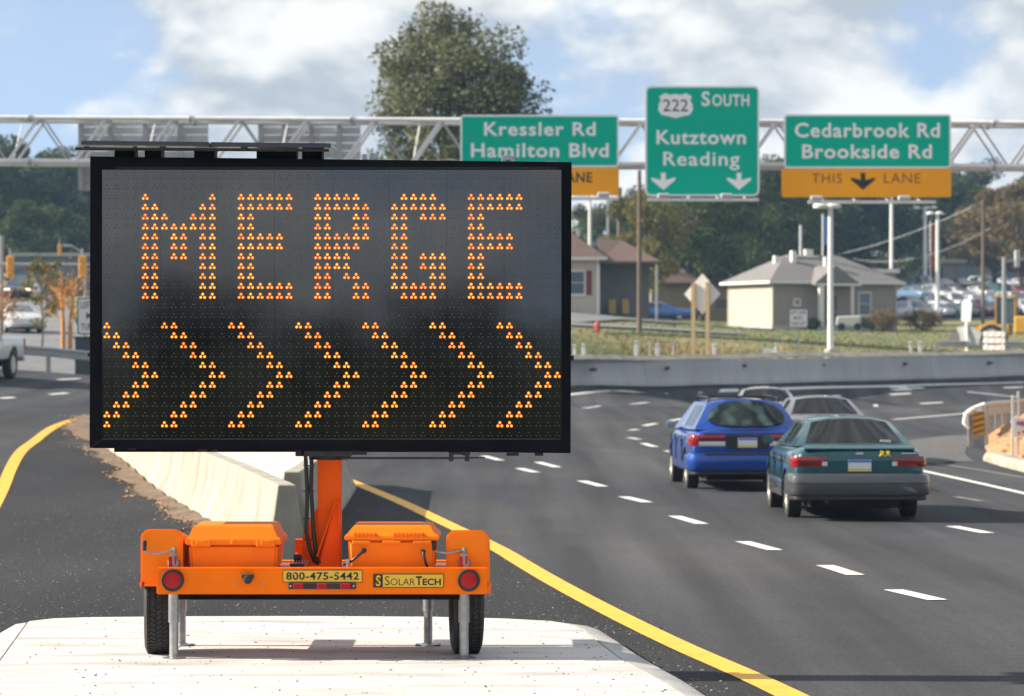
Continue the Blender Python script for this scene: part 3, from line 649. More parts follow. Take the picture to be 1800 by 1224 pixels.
# --- mast and gussets
a, c = q(558,800,-.1), q(599,998,-.1); mx0, mx1 = a.x, c.x
b = MB(); b.box(mx0, mx1, -.10, .055, bz1-.06, 1.34); ms = b.build('mast', mat('mast_orange', (.93,.12,.0), .6, c2=(.80,.10,.002), scale=3, spec=.12), tr, bevel=.006, bseg=2)
gz = q(0,883,-.14).z
b = MB(); b.prism([(mx0+.005, bz1-.03), (mx1-.005, bz1-.03), (mx1-.005, gz), (mx1-.03, gz)], 'y', -.150, -.140); 
b.bar((mx0, -.155, bz1+.05), (mx1-.032, -.155, gz), .05, .008); b.box(mx1-.034, mx1-.004, -.185, -.1, gz-.006, gz); b.box(mx1-.010, mx1-.003, -.18, -.1, bz1-.03, gz); b.build('gusset', MATS['mast_orange'], tr)
b = MB(); gz2 = q(0,890,.0).z; b.prism([(mx0, bz1-.03), (mx0, gz2), (mx0-.10, bz1+.20), (mx0-.11, bz1-.03)], 'y', -.05, -.04); b.build('gusset', MATS['mast_orange'], tr)
a, c = q(519,948,.3), q(534,990,.3); b = MB(); b.box(a.x, c.x, .28, .34, c.z, a.z); b.box(a.x+.01, a.x+.018, .20, .28, c.z, c.z+.07); b.build('winch_bracket', orange, tr)
a = q(527, 982, .0); b = MB(); b.cyl((a.x-.04, 0, a.z), (a.x+.03, 0, a.z), .028, n=12); b.box(a.x-.06, a.x+.03, -.06, .05, bz1-.03, bz1-.005); b.build('winch', dark_metal, tr, smooth=40)
b = MB()
for k in range(7): b.cyl((a.x-.07+.018*k, -.05, bz1-.028), (a.x-.05+.018*k, -.06, bz1+.02), .003, n=5)
b.build('wire_ends', white_plastic, tr)
a = q(611, 985, -.42); b = MB(); b.cyl((a.x, -.42, bz1-.03), (a.x, -.42, bz1+.05), .010, n=8); b.box(a.x-.012, a.x+.012, -.44, -.40, bz1+.02, bz1+.05); b.build('hasp', galv, tr)
for k in range(2):
    b = MB(); xo = q(537+10*k, 800, -.13).x
    pts = [(xo, -.15, 1.36), (xo+.005, -.155, 1.25), (xo+.012*(1-k), -.155, 1.1), (xo+.01, -.15, .95), (xo+.005+.01*k, -.15, .82), (xo+.03, -.15, .70), (xo+.06-.02*k, -.15, bz1+.02), (xo+.10, -.12, bz1-.0)]
    b.tube([Vector(p) for p in smooth([p for p in pts], 1)] if False else pts, .0135, 8); b.build('cable', cable, tr, smooth=60)
b = MB()
for zc in (1.25,1.08,.90,.76): b.box(q(533,0,-.15).x, q(553,0,-.15).x, -.166, -.138, zc, zc+.006)
b.build('cable_tie', rubber, tr)
a, c = q(530,793,-.15), q(650,806,-.15); b = MB(); b.box(a.x+.02, c.x-.12, -.22, .2, 1.315, 1.352); b.cyl(((mx0+mx1)/2,-.02,1.29), ((mx0+mx1)/2,-.02,1.352), .14, n=20); b.lathe([(0,.03),(.05,.03)], (a.x-.01,-.16,1.315), 'z', 12); b.box(c.x-.12, c.x-.02, -.2, -.1, 1.325, 1.35)
b.build('turntable', dark_metal, tr, smooth=35)
a, c = q(600,806,-.2), q(872,806,-.2); b = MB(); b.cyl((a.x, -.2, 1.303), (q(790,0,-.2).x, -.2, 1.303), .0075, n=8); b.cyl((q(790,0,-.2).x, -.2, 1.303), (q(852,0,-.2).x, -.2, 1.307), .005, n=8)
for px in (793, 821): b.box(q(px-4,0,-.2).x, q(px+4,0,-.2).x, -.22, -.18, 1.283, 1.352)
b.box(q(796,0,-.2).x, q(812,0,-.2).x, -.21, -.18, 1.327, 1.352); b.build('locking_rod', dark_metal, tr, smooth=40)

# --- message board
BY = -.25                                # front plane of the cabinet
def bp(px, py): p = P(px, py, 22.0+BY)-TO; return (p.x, p.z)
TLc, TRc, BRc, BLc = bp(158,275), bp(1005,285), bp(1003,797), bp(157,788)
iTL, iTR, iBR, iBL = bp(178,298), bp(987,298), bp(987,773), bp(178,773)
b = MB(); b.prism([BLc, BRc, TRc, TLc], 'y', BY+.055, BY+.36); cab = b.build('cabinet', black_paint, tr, bevel=.004)
def rail(outer0, outer1, in1, in0, front=BY):
    b = MB(); o0, o1 = outer0, outer1
    vv = [(o0[0], front+.004, o0[1]), (o1[0], front+.004, o1[1]), (in1[0], front, in1[1]), (in0[0], front, in0[1])]; bk = [(x, BY+.054, z_) for x, _, z_ in vv]
    b.add(vv+bk, [(0,1,2,3),(7,6,5,4),(0,4,5,1),(1,5,6,2),(2,6,7,3),(3,7,4,0)]); return b.build('frame_rail', black_paint, cab, bevel=.003)
rail(TLc, TRc, iTR, iTL); rail(TRc, BRc, iBR, iTR, BY+.002); rail(BRc, BLc, iBL, iBR); rail(BLc, TLc, iTL, iBL, BY+.002)
b = MB(); a, c = bp(205,294), bp(980,296.5); b.box(a[0], c[0], BY-.004, BY+.004, c[1], a[1]); b.build('drip_strip', dark_metal, cab)
b = MB(); a, c = bp(180,771), bp(985,773.5); b.box(a[0], c[0], BY-.004, BY+.004, c[1], a[1]); b.build('drip_strip', dark_metal, cab)
face = bpy.data.materials.new('display_face'); face.use_nodes = True
bs = face.node_tree.nodes['Principled BSDF']; bs.inputs['Base Color'].default_value = (.006,.006,.007,1); bs.inputs['Roughness'].default_value = .11; bs.inputs['IOR'].default_value = 1.98
tn = face.node_tree.nodes.new('ShaderNodeTexCoord'); nn = face.node_tree.nodes.new('ShaderNodeTexNoise'); nn.inputs['Scale'].default_value = 7; nn.inputs['Detail'].default_value = 9
rr = face.node_tree.nodes.new('ShaderNodeMapRange'); rr.inputs[1].default_value = .35; rr.inputs[2].default_value = .75; rr.inputs[3].default_value = .05; rr.inputs[4].default_value = .085
fl = face.node_tree.links.new; fl(tn.outputs['Object'], nn.inputs['Vector']); fl(nn.outputs[0], rr.inputs[0]); fl(rr.outputs[0], bs.inputs['Roughness'])
mxn = face.node_tree.nodes.new('ShaderNodeMix'); mxn.data_type = 'RGBA'; mxn.inputs['A'].default_value = (.0015,.0015,.002,1); mxn.inputs['B'].default_value = (.005,.005,.005,1); fl(nn.outputs[0], mxn.inputs['Factor']); fl(mxn.outputs['Result'], bs.inputs['Base Color'])
ed = [178,281,381,482,584,684,785,886,987]; FY = BY+.026
for i in range(8):
    a, c = bp(ed[i]+.16, 298), bp(ed[i+1]-.16, 773); b = MB(); b.box(a[0], c[0], FY, FY+.02, c[1], a[1]); b.build('display_module', face, cab)
led_core = mat('led_lit', (.9,.5,.08), .4, emit=(1.0,.29,.028), estr=.95)
led_rim = mat('led_glow_rim', (.8,.2,.02), .4, emit=(1.0,.09,.003), estr=.34)
led_off = mat('led_unlit', (.028,.027,.026), .35, c2=(.008,.008,.008), scale=2.5, ior=2.0)
def cluster(r, two):
    b = MB()
    for dx, dz in ((0,.0125),(-.0128,-.0088),(.0128,-.0088)):
        if two:
            b.cur = 1; n = 8
            vv = [(dx+math.cos(6.2832*i/n)*r*1.45, -.0008, dz+math.sin(6.2832*i/n)*r*1.45) for i in range(n)]+[(dx, -.0015, dz)]
            b.add(vv, [(i, (i+1) % n, n) for i in range(n)])
        b.cur = 0; n = 8
        vv = [(dx+math.cos(6.2832*i/n)*r, -.001, dz+math.sin(6.2832*i/n)*r) for i in range(n)]+[(dx+math.cos(6.2832*i/n)*r*.7, -.005, dz+math.sin(6.2832*i/n)*r*.7) for i in range(n)]+[(dx, -.0065, dz)]
        b.add(vv, [(i, (i+1) % n, n+(i+1) % n, n+i) for i in range(n)]+[(n+i, n+(i+1) % n, 2*n) for i in range(n)])
    return b
lit = set()
def rows(r0, col0, spec):
    for i, cs in enumerate(spec):
        for c_ in cs: lit.add((r0+i, col0+c_))
r_ = lambda *a: list(a)
A6 = [0,1,2,3,4,5]
rows(0, 4, [r_(0,7), r_(0,1,6,7), r_(0,1,2,5,6,7), list(range(8))]+[r_(0,1,3,4,6,7)]*3+[r_(0,1,6,7)]*4)
E_ = [A6, A6, [0,1], [0,1], A6[:5], A6[:5], [0,1], [0,1], [0,1], A6, A6]
rows(0, 14, E_); rows(0, 38, E_)
rows(0, 22, [A6[:5], A6, [0,1,4,5], [0,1,4,5], A6, A6[:5], [0,1,2,3], [0,1,2,3], [0,1,3,4], [0,1,4,5], [0,1,4,5]])
rows(0, 30, [[1,2,3,4], A6, [0,1,3,4,5], [0,1], [0,1], [0,1], [0,1,3,4,5], [0,1,3,4,5], [0,1,4,5], A6, [1,2,3,4]])
for s in range(7):
    for i in range(11):
        k = i if i <= 5 else 10-i
        for c_ in (-1+7*s+k, 7*s+k):
            if c_ >= 0: lit.add((13+i, c_))
order = sorted(lit); LMS = [cluster(.0072, True).mesh('led_cluster', [mat('led_lit_%d' % k, (.9,.5,.08), .4, emit=(1.0,e_,.028), estr=s_), led_rim]) for k, (e_, s_) in enumerate(((.29,.95),(.26,.80),(.33,1.05),(.24,.62)))]
def ledpos(r, c_): return bp(187+16.87*c_, 346.5+17.4*r)
rest = MB()
for k, (r, c_) in enumerate(order):
    x, z_ = ledpos(r, c_)
    if k < 300: link('led_cluster', LMS[random.choice((0,0,0,1,1,2,3))], cab, (x, FY-.0005, z_))
    else:
        cl = cluster(.0074, True); off = len(rest.v)
        rest.v += [(vx+x, vy+FY-.0005, vz+z_) for vx, vy, vz in cl.v]; rest.f += [tuple(i+off for i in f) for f in cl.f]; rest.m += cl.m
rest.build('led_cluster', [led_core, led_rim], cab, kind='stuff', label='the remaining lit amber lamps of the lower chevrons')
offm = MB(); cl = cluster(.0044, False)
for r in range(-2, 25):
    for c_ in range(48):
        if (r, c_) in lit: continue
        x, z_ = ledpos(r, c_); off = len(offm.v)
        offm.v += [(vx+x, vy*.3+FY-.0002, vz+z_) for vx, vy, vz in cl.v]; offm.f += [tuple(i+off for i in f) for f in cl.f]; offm.m += cl.m
offm.build('unlit_led', led_off, cab, kind='stuff', label='unlit lamps of the matrix between the lit letters')
# dusty scuffs on the face: tiny chips of bird lime and scratches
sc = MB()
for _ in range(110):
    px, py = random.uniform(190, 980), random.choice((375, 395, 405, 430, 448, 540, 600))+random.gauss(0, 7); w_ = random.uniform(.8, 4.5) if random.random() < .25 else random.uniform(.4, 1.3); h_ = random.uniform(.3, .9)
    a, c = bp(px, py), bp(px+w_, py+h_); sc.add([(a[0], FY-.0009, a[1]), (c[0], FY-.0009, a[1]-.0005), (c[0], FY-.0009, c[1]), (a[0], FY-.0009, c[1])], [(0,3,2,1)])
sc.build('scuff', mat('scuff_dust', (.22,.22,.21), .9), cab, kind='stuff')
# hinges, bolts and brackets round the cabinet
def gad(px0, px1, py0, py1, y0, y1, m, name='bracket', bev=.002):
    a, c = bp(px0, py0), bp(px1, py1); b = MB(); b.box(a[0], c[0], BY+y0, BY+y1, c[1], a[1]); return b.build(name, m, tr, bevel=bev)
for px, py in ((640,271),(653,268),(660,270),(886,273),(893,271),(901,274)): gad(px-4, px+4, py, py+11, .02, .08, galv, 'bolt')
for px0, px1, py in ((776,800,279),(958,980,283)): gad(px0, px1, py, py+3, .01, .1, galv, 'hinge', 0)
for px0, px1, py in ((222,236,786),(345,362,789),(372,380,789),(812,826,796),(890,912,797),(940,955,797)): gad(px0, px1, py, py+5, .05, .10, dark_metal, 'latch')
gad(198, 985, 788, 795.5, .08, .3, black_paint, 'base_channel', 0)
gad(1004, 1009, 625, 634, .05, .1, dark_metal, 'latch'); gad(152, 158, 620, 627, .05, .1, dark_metal, 'latch')
for py in (425, 432, 424, 431):
    pass
# solar panels lying nearly flat above the cabinet
solar = mat('solar_cell', (.012,.016,.035), .18, c2=(.02,.025,.05), scale=8, coat=.4)
def panel(px0, px1, py, dip, y0, y1):
    a, c = bp(px0, py), bp(px1, py+dip); b = MB(); t_ = .03
    b.add([(a[0],y0,a[1]-t_),(c[0],y0,c[1]-t_),(c[0],y1,c[1]-t_+.02),(a[0],y1,a[1]-t_+.02),(a[0],y0,a[1]),(c[0],y0,c[1]),(c[0],y1,c[1]+.02),(a[0],y1,a[1]+.02)], [(0,3,2,1),(4,5,6,7),(0,1,5,4),(1,2,6,5),(2,3,7,6),(3,0,4,7)])
    return b.build('solar_panel', solar, tr, bevel=.004)
panel(148, 372, 250, 2.4, -.42, .42); panel(374, 584, 252.4, 2.2, -.40, .42)
for px0, px1, z0, z1 in ((137,580,262.5,266.5),):
    a, c = bp(px0, z0), bp(px1, z1+3); b = MB(); b.bar((a[0], -.38, a[1]-.005), (c[0], -.36, c[1]+.012), .04, .018); b.build('panel_rail', dark_metal, tr)
for px0, px1 in ((200,235),(253,282),(340,376),(450,520),(530,566)): gad(px0, px1, 261, 281, .04, .26, black_paint, 'panel_support')
for px0, px1 in ((150,163),(283,298),(424,440),(237,247)): gad(px0+2, px1-2, 260, 266, -.16, -.12, dark_metal, 'clip')

# ------------------------------------------------------------------ overhead gantry and its signs
GY = 110.0
white_steel = mat('pale_gantry_steel', (.78,.77,.75), .45, c2=(.66,.65,.64), scale=2)
grey_steel = mat('grey_gantry_steel', (.40,.41,.42), .5, c2=(.32,.33,.35), scale=2)
sign_green = mat('sign_green', (.0,.47,.32), .6, spec=.05, c2=(.0,.44,.30), scale=.6, stretch=(.2,1,9))
sign_orange = mat('sign_orange', (.95,.40,.002), .5, spec=.2, c2=(.90,.37,.002), scale=.8)
sign_white = mat('sign_white', (.90,.91,.91), .5)
alu = mat('sheet_aluminium', (.52,.53,.54), .5, c2=(.44,.45,.46), scale=3)
gp = thing('sign_gantry', 'pale steel box truss gantry spanning the road behind the message board', 'gantry', at(-21, GY))
go = gp.location
def gq(px, py, Y): return P(px, py, Y)-go
def gz_(px, top): return (207 if top else 283.5)+px*.0052
XL, XR = -230, 2030
for Yc, tag_ in ((GY, 'front'), (GY+1.6, 'rear')):
    for top in (1, 0):
        rad = .08 if top else .09
        for k in range(8):
            u0, u1 = XL+(XR-XL)*k/8, XL+(XR-XL)*(k+1)/8
            b = MB(); b.cyl(P(u0, gz_(u0, top), GY)-go+Vector((0, Yc-GY, 0)), P(u1, gz_(u1, top), GY)-go+Vector((0, Yc-GY, 0)), rad, n=12); b.build('chord', white_steel, gp, smooth=40)
            if k: 
                c = P(u0, gz_(u0, top), GY)-go+Vector((0, Yc-GY, 0)); b = MB(); b.cyl(c-Vector((.05,0,0)), c+Vector((.05,0,0)), rad*1.6, n=12); b.build('flange', grey_steel, gp, smooth=40)
step = 118.0; k = 0; u = XL
def chp(u, top, dy): return P(u, gz_(u, top), GY)-go+Vector((0, dy, 0))
while u < XR-step:
    for dy, thick in ((0, .052), (1.6, .046)):
        b = MB(); b.cyl(chp(u+8, 0, dy), chp(u+62, 1, dy), thick, n=8); b.build('diagonal', white_steel, gp, smooth=40)
        b = MB(); b.cyl(chp(u+62, 1, dy), chp(u+step-4, 0, dy), .033, n=6); b.build('brace', grey_steel, gp, smooth=40)
    b = MB(); b.cyl(chp(u+62, 1, 0), chp(u+62, 1, 1.6), .035, n=6); b.build('strut', grey_steel, gp)
    b = MB(); b.cyl(chp(u+4, 0, 0), chp(u+4, 0, 1.6), .035, n=6); b.build('strut', grey_steel, gp)
    b = MB(); b.cyl(chp(u+62, 1, 0), chp(u+step+62 if u+step+62 < XR else XR, 1, 1.6), .028, n=6); b.build('brace', grey_steel, gp)
    if k % 2 == 0:
        b = MB(); b.cyl(chp(u+10, 0, .8), chp(u+22, 1, 1.6), .03, n=6); b.build('strut', white_steel, gp)
    u += step; k += 1
for u in (XL, XR):
    for dy in (0, 1.6):
        top_ = chp(u, 1, dy); base = at(top_.x+go.x, top_.y+go.y)-go; b = MB(); b.cyl(base-Vector((0,0,.3)), top_+Vector((0,0,.1)), .17, n=14); b.build('post', white_steel, gp, smooth=40)

def panel_box(b, x0, x1, z0, z1, y0, y1, r=.12):
    pts = []
    for cx, cz, a0 in ((x1-r, z1-r, 0), (x0+r, z1-r, 90), (x0+r, z0+r, 180), (x1-r, z0+r, 270)):
        for i in range(5): t = R(a0+22.5*i); pts.append((cx+r*math.cos(t), cz+r*math.sin(t)))
    b.prism(pts, 'y', y0, y1)
SY = GY-.55
def sq(px, py): p = P(px, py, SY); return p.x, p.z
def sign_root(name, label, px, py): x, z_ = sq(px, py); return thing(name, label, 'road sign', (x, SY, z_))
def loc2(root, px, py): x, z_ = sq(px, py); return x-root.location.x, z_-root.location.z
def sign_panel(root, px0, px1, py0, py1, fill, border, name='panel', r=.12):
    x0, z1 = loc2(root, px0, py0); x1, z0 = loc2(root, px1, py1)
    if border is not None:
        b = MB(); panel_box(b, x0, x1, z0, z1, .004, .06, r); bd = b.build('border', border, root)
        nb = 5; bh = (z1-z0-.12)/nb; e = .06
        b = MB(); panel_box(b, x0+e, x1-e, z0+e, z1-e, -.004, .0035, max(r-e, .03)); b.build(name, fill, root)
    else:
        b = MB(); panel_box(b, x0, x1, z0, z1, -.004, .06, r); b.build(name, fill, root)
    for f in (.2, .5, .8):
        xx = x0+(x1-x0)*f; b = MB(); b.box(xx-.04, xx+.04, .061, .50, z0+.1, z1-.05 if f != .5 else z1-.1); b.build('bracket', grey_steel, root)
def stext(root, s, px0, px1, py_top, py_base, m, bold=.021, sp=1.1, desc=False):
    x0, z1 = loc2(root, px0, py_top); x1, z0 = loc2(root, px1, py_base); return text('lettering', s, root, x0, x1, z0, z1, -.004, m, bold=bold, spacing=sp, desc=desc, th=.006)
def arrow(root, px, py, w, h, m):       # down arrow with swept barbs, like a lane arrow
    x, z_ = loc2(root, px, py); s = w/ (F/SY)/2; hh = h/(F/SY)/2
    pts = [(-.20,1),(.20,1),(.20,.15),(1,.45),(1,.15),(0,-1),(-1,.15),(-1,.45),(-.20,.15)]
    b = MB(); v = [(x+u*s, -.010, z_+w_*hh) for u, w_ in pts]; b.add(v+[(a_, -.0042, c_) for a_, _, c_ in v], [tuple(range(8, -1, -1))]+[(i, (i+1) % 9, 9+(i+1) % 9, 9+i) for i in range(9)]); b.build('arrow', m, root)
def light_rig(root, px0, px1, py, lamps):
    x0, z_ = loc2(root, px0, py); x1, _ = loc2(root, px1, py)
    b = MB(); b.box(x0, x1, -.75, -.60, z_-.05, z_+.05); b.build('light_rail', white_steel, root)
    for f in (.12, .37, .63, .88):
        xx = x0+(x1-x0)*f; b = MB(); b.bar((xx, -.67, z_), (xx, .3, z_+.16), .05, .05); b.build('rail_arm', white_steel, root)
    for px in lamps:
        xx, zz = loc2(root, px, py-4); b = MB(); b.box(xx-.2, xx+.2, -.80, -.58, zz-.02, zz+.13); b.build('sign_lamp', alu, root, bevel=.03)
s1 = sign_root('overhead_sign', 'green overhead sign reading Kressler Rd Hamilton Blvd, partly hidden by the message board', 949, 345)
sign_panel(s1, 809, 1088, 202, 294, sign_green, sign_white); sign_panel(s1, 807, 1088, 295, 344, sign_orange, None, 'lane_panel', .08)
stext(s1, 'Kressler Rd', 851, 1047, 215, 239, sign_white); stext(s1, 'Hamilton Blvd', 828, 1070, 252, 277, sign_white)
stext(s1, 'THIS', 858, 911, 303, 321, ink); stext(s1, 'LANE', 985, 1041, 303, 321, ink); arrow(s1, 949, 319, 34, 30, ink)
light_rig(s1, 960, 1086, 351, (985, 1060))
s2 = sign_root('overhead_sign', 'tall green overhead sign reading 222 South Kutztown Reading with two white arrows', 1234, 345)
sign_panel(s2, 1134, 1335, 151, 345, sign_green, sign_white, r=.2)
x0, z1 = loc2(s2, 1157, 164); x1, z0 = loc2(s2, 1218, 208); b = MB()
ux, uz = (x0+x1)/2, (z0+z1)/2; hw, hh = (x1-x0)/2, (z1-z0)/2
sh = [(0,-1),(.35,-.86),(.80,-.74),(1,-.35),(.97,.1),(.84,.42),(.94,.72),(.62,1),(.3,.86),(0,.94)]; sh = sh+[(-a_, c_) for a_, c_ in sh[-2:0:-1]]
b.prism([(ux+a_*hw, uz+c_*hh) for a_, c_ in sh], 'y', -.010, -.0042); b.build('route_shield', sign_white, s2)
text('lettering', '222', s2, ux-hw*.72, ux+hw*.72, uz-hh*.45, uz+hh*.5, -.0102, ink, bold=.0, spacing=1.0, th=.004)
stext(s2, 'S', 1233, 1248, 161, 187, sign_white); stext(s2, 'OUTH', 1252, 1317, 166, 187, sign_white)
stext(s2, 'Kutztown', 1154, 1311, 229, 254, sign_white); stext(s2, 'Reading', 1166, 1300, 267, 291, sign_white, bold=.012, desc=True)
arrow(s2, 1166, 319, 42, 30, sign_white); arrow(s2, 1299, 319, 42, 30, sign_white)
light_rig(s2, 1138, 1331, 353, (1165, 1275))
s3 = sign_root('overhead_sign', 'green overhead sign reading Cedarbrook Rd Brookside Rd above an orange this lane panel', 1524, 346)
sign_panel(s3, 1378, 1672, 201, 296, sign_green, sign_white); sign_panel(s3, 1374, 1672, 297, 347, sign_orange, None, 'lane_panel', .08)
stext(s3, 'Cedarbrook Rd', 1397, 1652, 216, 242, sign_white); stext(s3, 'Brookside Rd', 1410, 1638, 254, 279, sign_white)
stext(s3, 'THIS', 1427, 1480, 305, 322, mat('brown_ink', (.20,.07,.01), .6), bold=.0); stext(s3, 'LANE', 1554, 1618, 305, 322, MATS['brown_ink'], bold=.0); arrow(s3, 1517, 319, 42, 30, ink)
light_rig(s3, 1418, 1640, 357, (1432, 1585))
# backs of two signs that face the oncoming side
for (px0, px1, py0, py1, lab) in ((140, 366, 209, 336, 'ribbed grey back of a sign panel hanging behind the gantry, left of the other one'), (455, 634, 209, 336, 'ribbed grey back of a sign panel on the gantry, next to the tall tree')):
    Yb_ = GY+2.2; a = P(px0, py0, Yb_); c = P(px1, py1, Yb_); rt = thing('rear_facing_sign', lab, 'road sign', (a.x, Yb_, c.z))
    n = 9; h_ = (a.z-c.z)/n
    for k in range(n): b = MB(); b.box(0, c.x-a.x, 0, .05, k*h_+.012, (k+1)*h_-.012); b.build('extruded_panel', alu, rt)
    for f in (.0, .23, .5, .77): 
        xx = (c.x-a.x)*f; b = MB(); b.box(xx+.01, xx+.16, -.45, -.002, .02, a.z-c.z); b.build('backing_beam', grey_steel, rt)

# ------------------------------------------------------------------ vehicles
car_red = mat('car_red_lens', (.34,.002,.005), .15, c2=(.14,.002,.004), scale=9, coat=.7, stretch=(.3,1,4))
car_glass = bpy.data.materials.new('car_glass'); car_glass.use_nodes = True
t_ = car_glass.node_tree; t_.nodes.remove(t_.nodes['Principled BSDF'])
gl1 = t_.nodes.new('ShaderNodeBsdfTransparent'); gl1.inputs[0].default_value = (.24,.33,.40,1); gl2 = t_.nodes.new('ShaderNodeBsdfGlossy'); gl2.inputs['Roughness'].default_value = .04
fz = t_.nodes.new('ShaderNodeFresnel'); fz.inputs[0].default_value = 1.4; ms_ = t_.nodes.new('ShaderNodeMixShader')
t_.links.new(fz.outputs[0], ms_.inputs[0]); t_.links.new(gl1.outputs[0], ms_.inputs[1]); t_.links.new(gl2.outputs[0], ms_.inputs[2]); t_.links.new(ms_.outputs[0], t_.nodes['Material Output'].inputs[0])
seat_mat = mat('car_interior', (.03,.032,.036), .8, c2=(.055,.053,.05), scale=8)
under = mat('car_underside', (.012,.012,.012), .8)
trim = mat('black_trim', (.018,.018,.02), .5)
rim_mat = mat('alloy_rim', (.55,.53,.48), .35, metal=.6)
amber = mat('amber_lens', (.6,.2,.02), .2)
clear_lens = mat('clear_lens', (.65,.66,.66), .15)
plate_white = mat('plate_white', (.70,.73,.78), .5); plate_blue = mat('plate_blue', (.12,.2,.5), .5); plate_gold = mat('plate_gold', (.75,.6,.15), .5)
def paint(name, c, metal=.35): return mat('car_paint_'+name, c, .28, metal=metal, coat=.9, c2=tuple(v*.72+.012 for v in c), scale=2.5, detail=8, lo=.45, hi=.8, rvar=.15)
def bool_cut(me, cutters, sub=0):
    o = bpy.data.objects.new('work', me); COL.objects.link(o); cs = []
    if sub: md = o.modifiers.new('s', 'SUBSURF'); md.levels = sub; md.render_levels = sub
    for c in cutters:
        k = bpy.data.objects.new('work', c); COL.objects.link(k); cs.append(k); md = o.modifiers.new('b', 'BOOLEAN'); md.object = k; md.operation = 'DIFFERENCE'; md.solver = 'EXACT'
    bpy.context.view_layer.update()
    res = bpy.data.meshes.new_from_object(o.evaluated_get(bpy.context.evaluated_depsgraph_get()))
    for k in cs: bpy.data.objects.remove(k)
    bpy.data.objects.remove(o); return res
def interp_st(st, y):
    ys_ = [s[0] for s in st]; return [float(np.interp(y, ys_, [s[i] for s in st])) for i in range(1, 5)]
WHEELM = {}
def wheel(parent, x, y, r, w=.2, simple=False):
    k = (round(r, 3), w)
    if k not in WHEELM:
        h = w/2; t1 = MB(); t1.lathe([(-h*.8,r*.62),(-h,r*.72),(-h,r*.88),(-h*.85,r*.98),(-h*.6,r),(h*.6,r),(h*.85,r*.98),(h,r*.88),(h,r*.72),(h*.8,r*.62)], (0,0,0), 'x', 28)
        r1 = MB(); r1.lathe([(-h*.86,r*.64),(-h*.9,r*.60),(-h*.55,r*.52),(-h*.45,r*.2),(-h*.6,r*.12),(-h*.6,.0001)], (0,0,0), 'x', 24); r1.lathe([(h*.86,r*.64),(h*.9,r*.60),(h*.55,r*.52),(h*.45,r*.2),(h*.6,r*.12),(h*.6,.0001)], (0,0,0), 'x', 24)
        WHEELM[k] = (t1.mesh('tyre', rubber, smooth=40), r1.mesh('rim', rim_mat, smooth=40))
    e = bpy.data.objects.new('wheel', None); COL.objects.link(e); e.parent = parent; e.location = (x, y, r)
    link('tyre', WHEELM[k][0], e); link('rim', WHEELM[k][1], e)
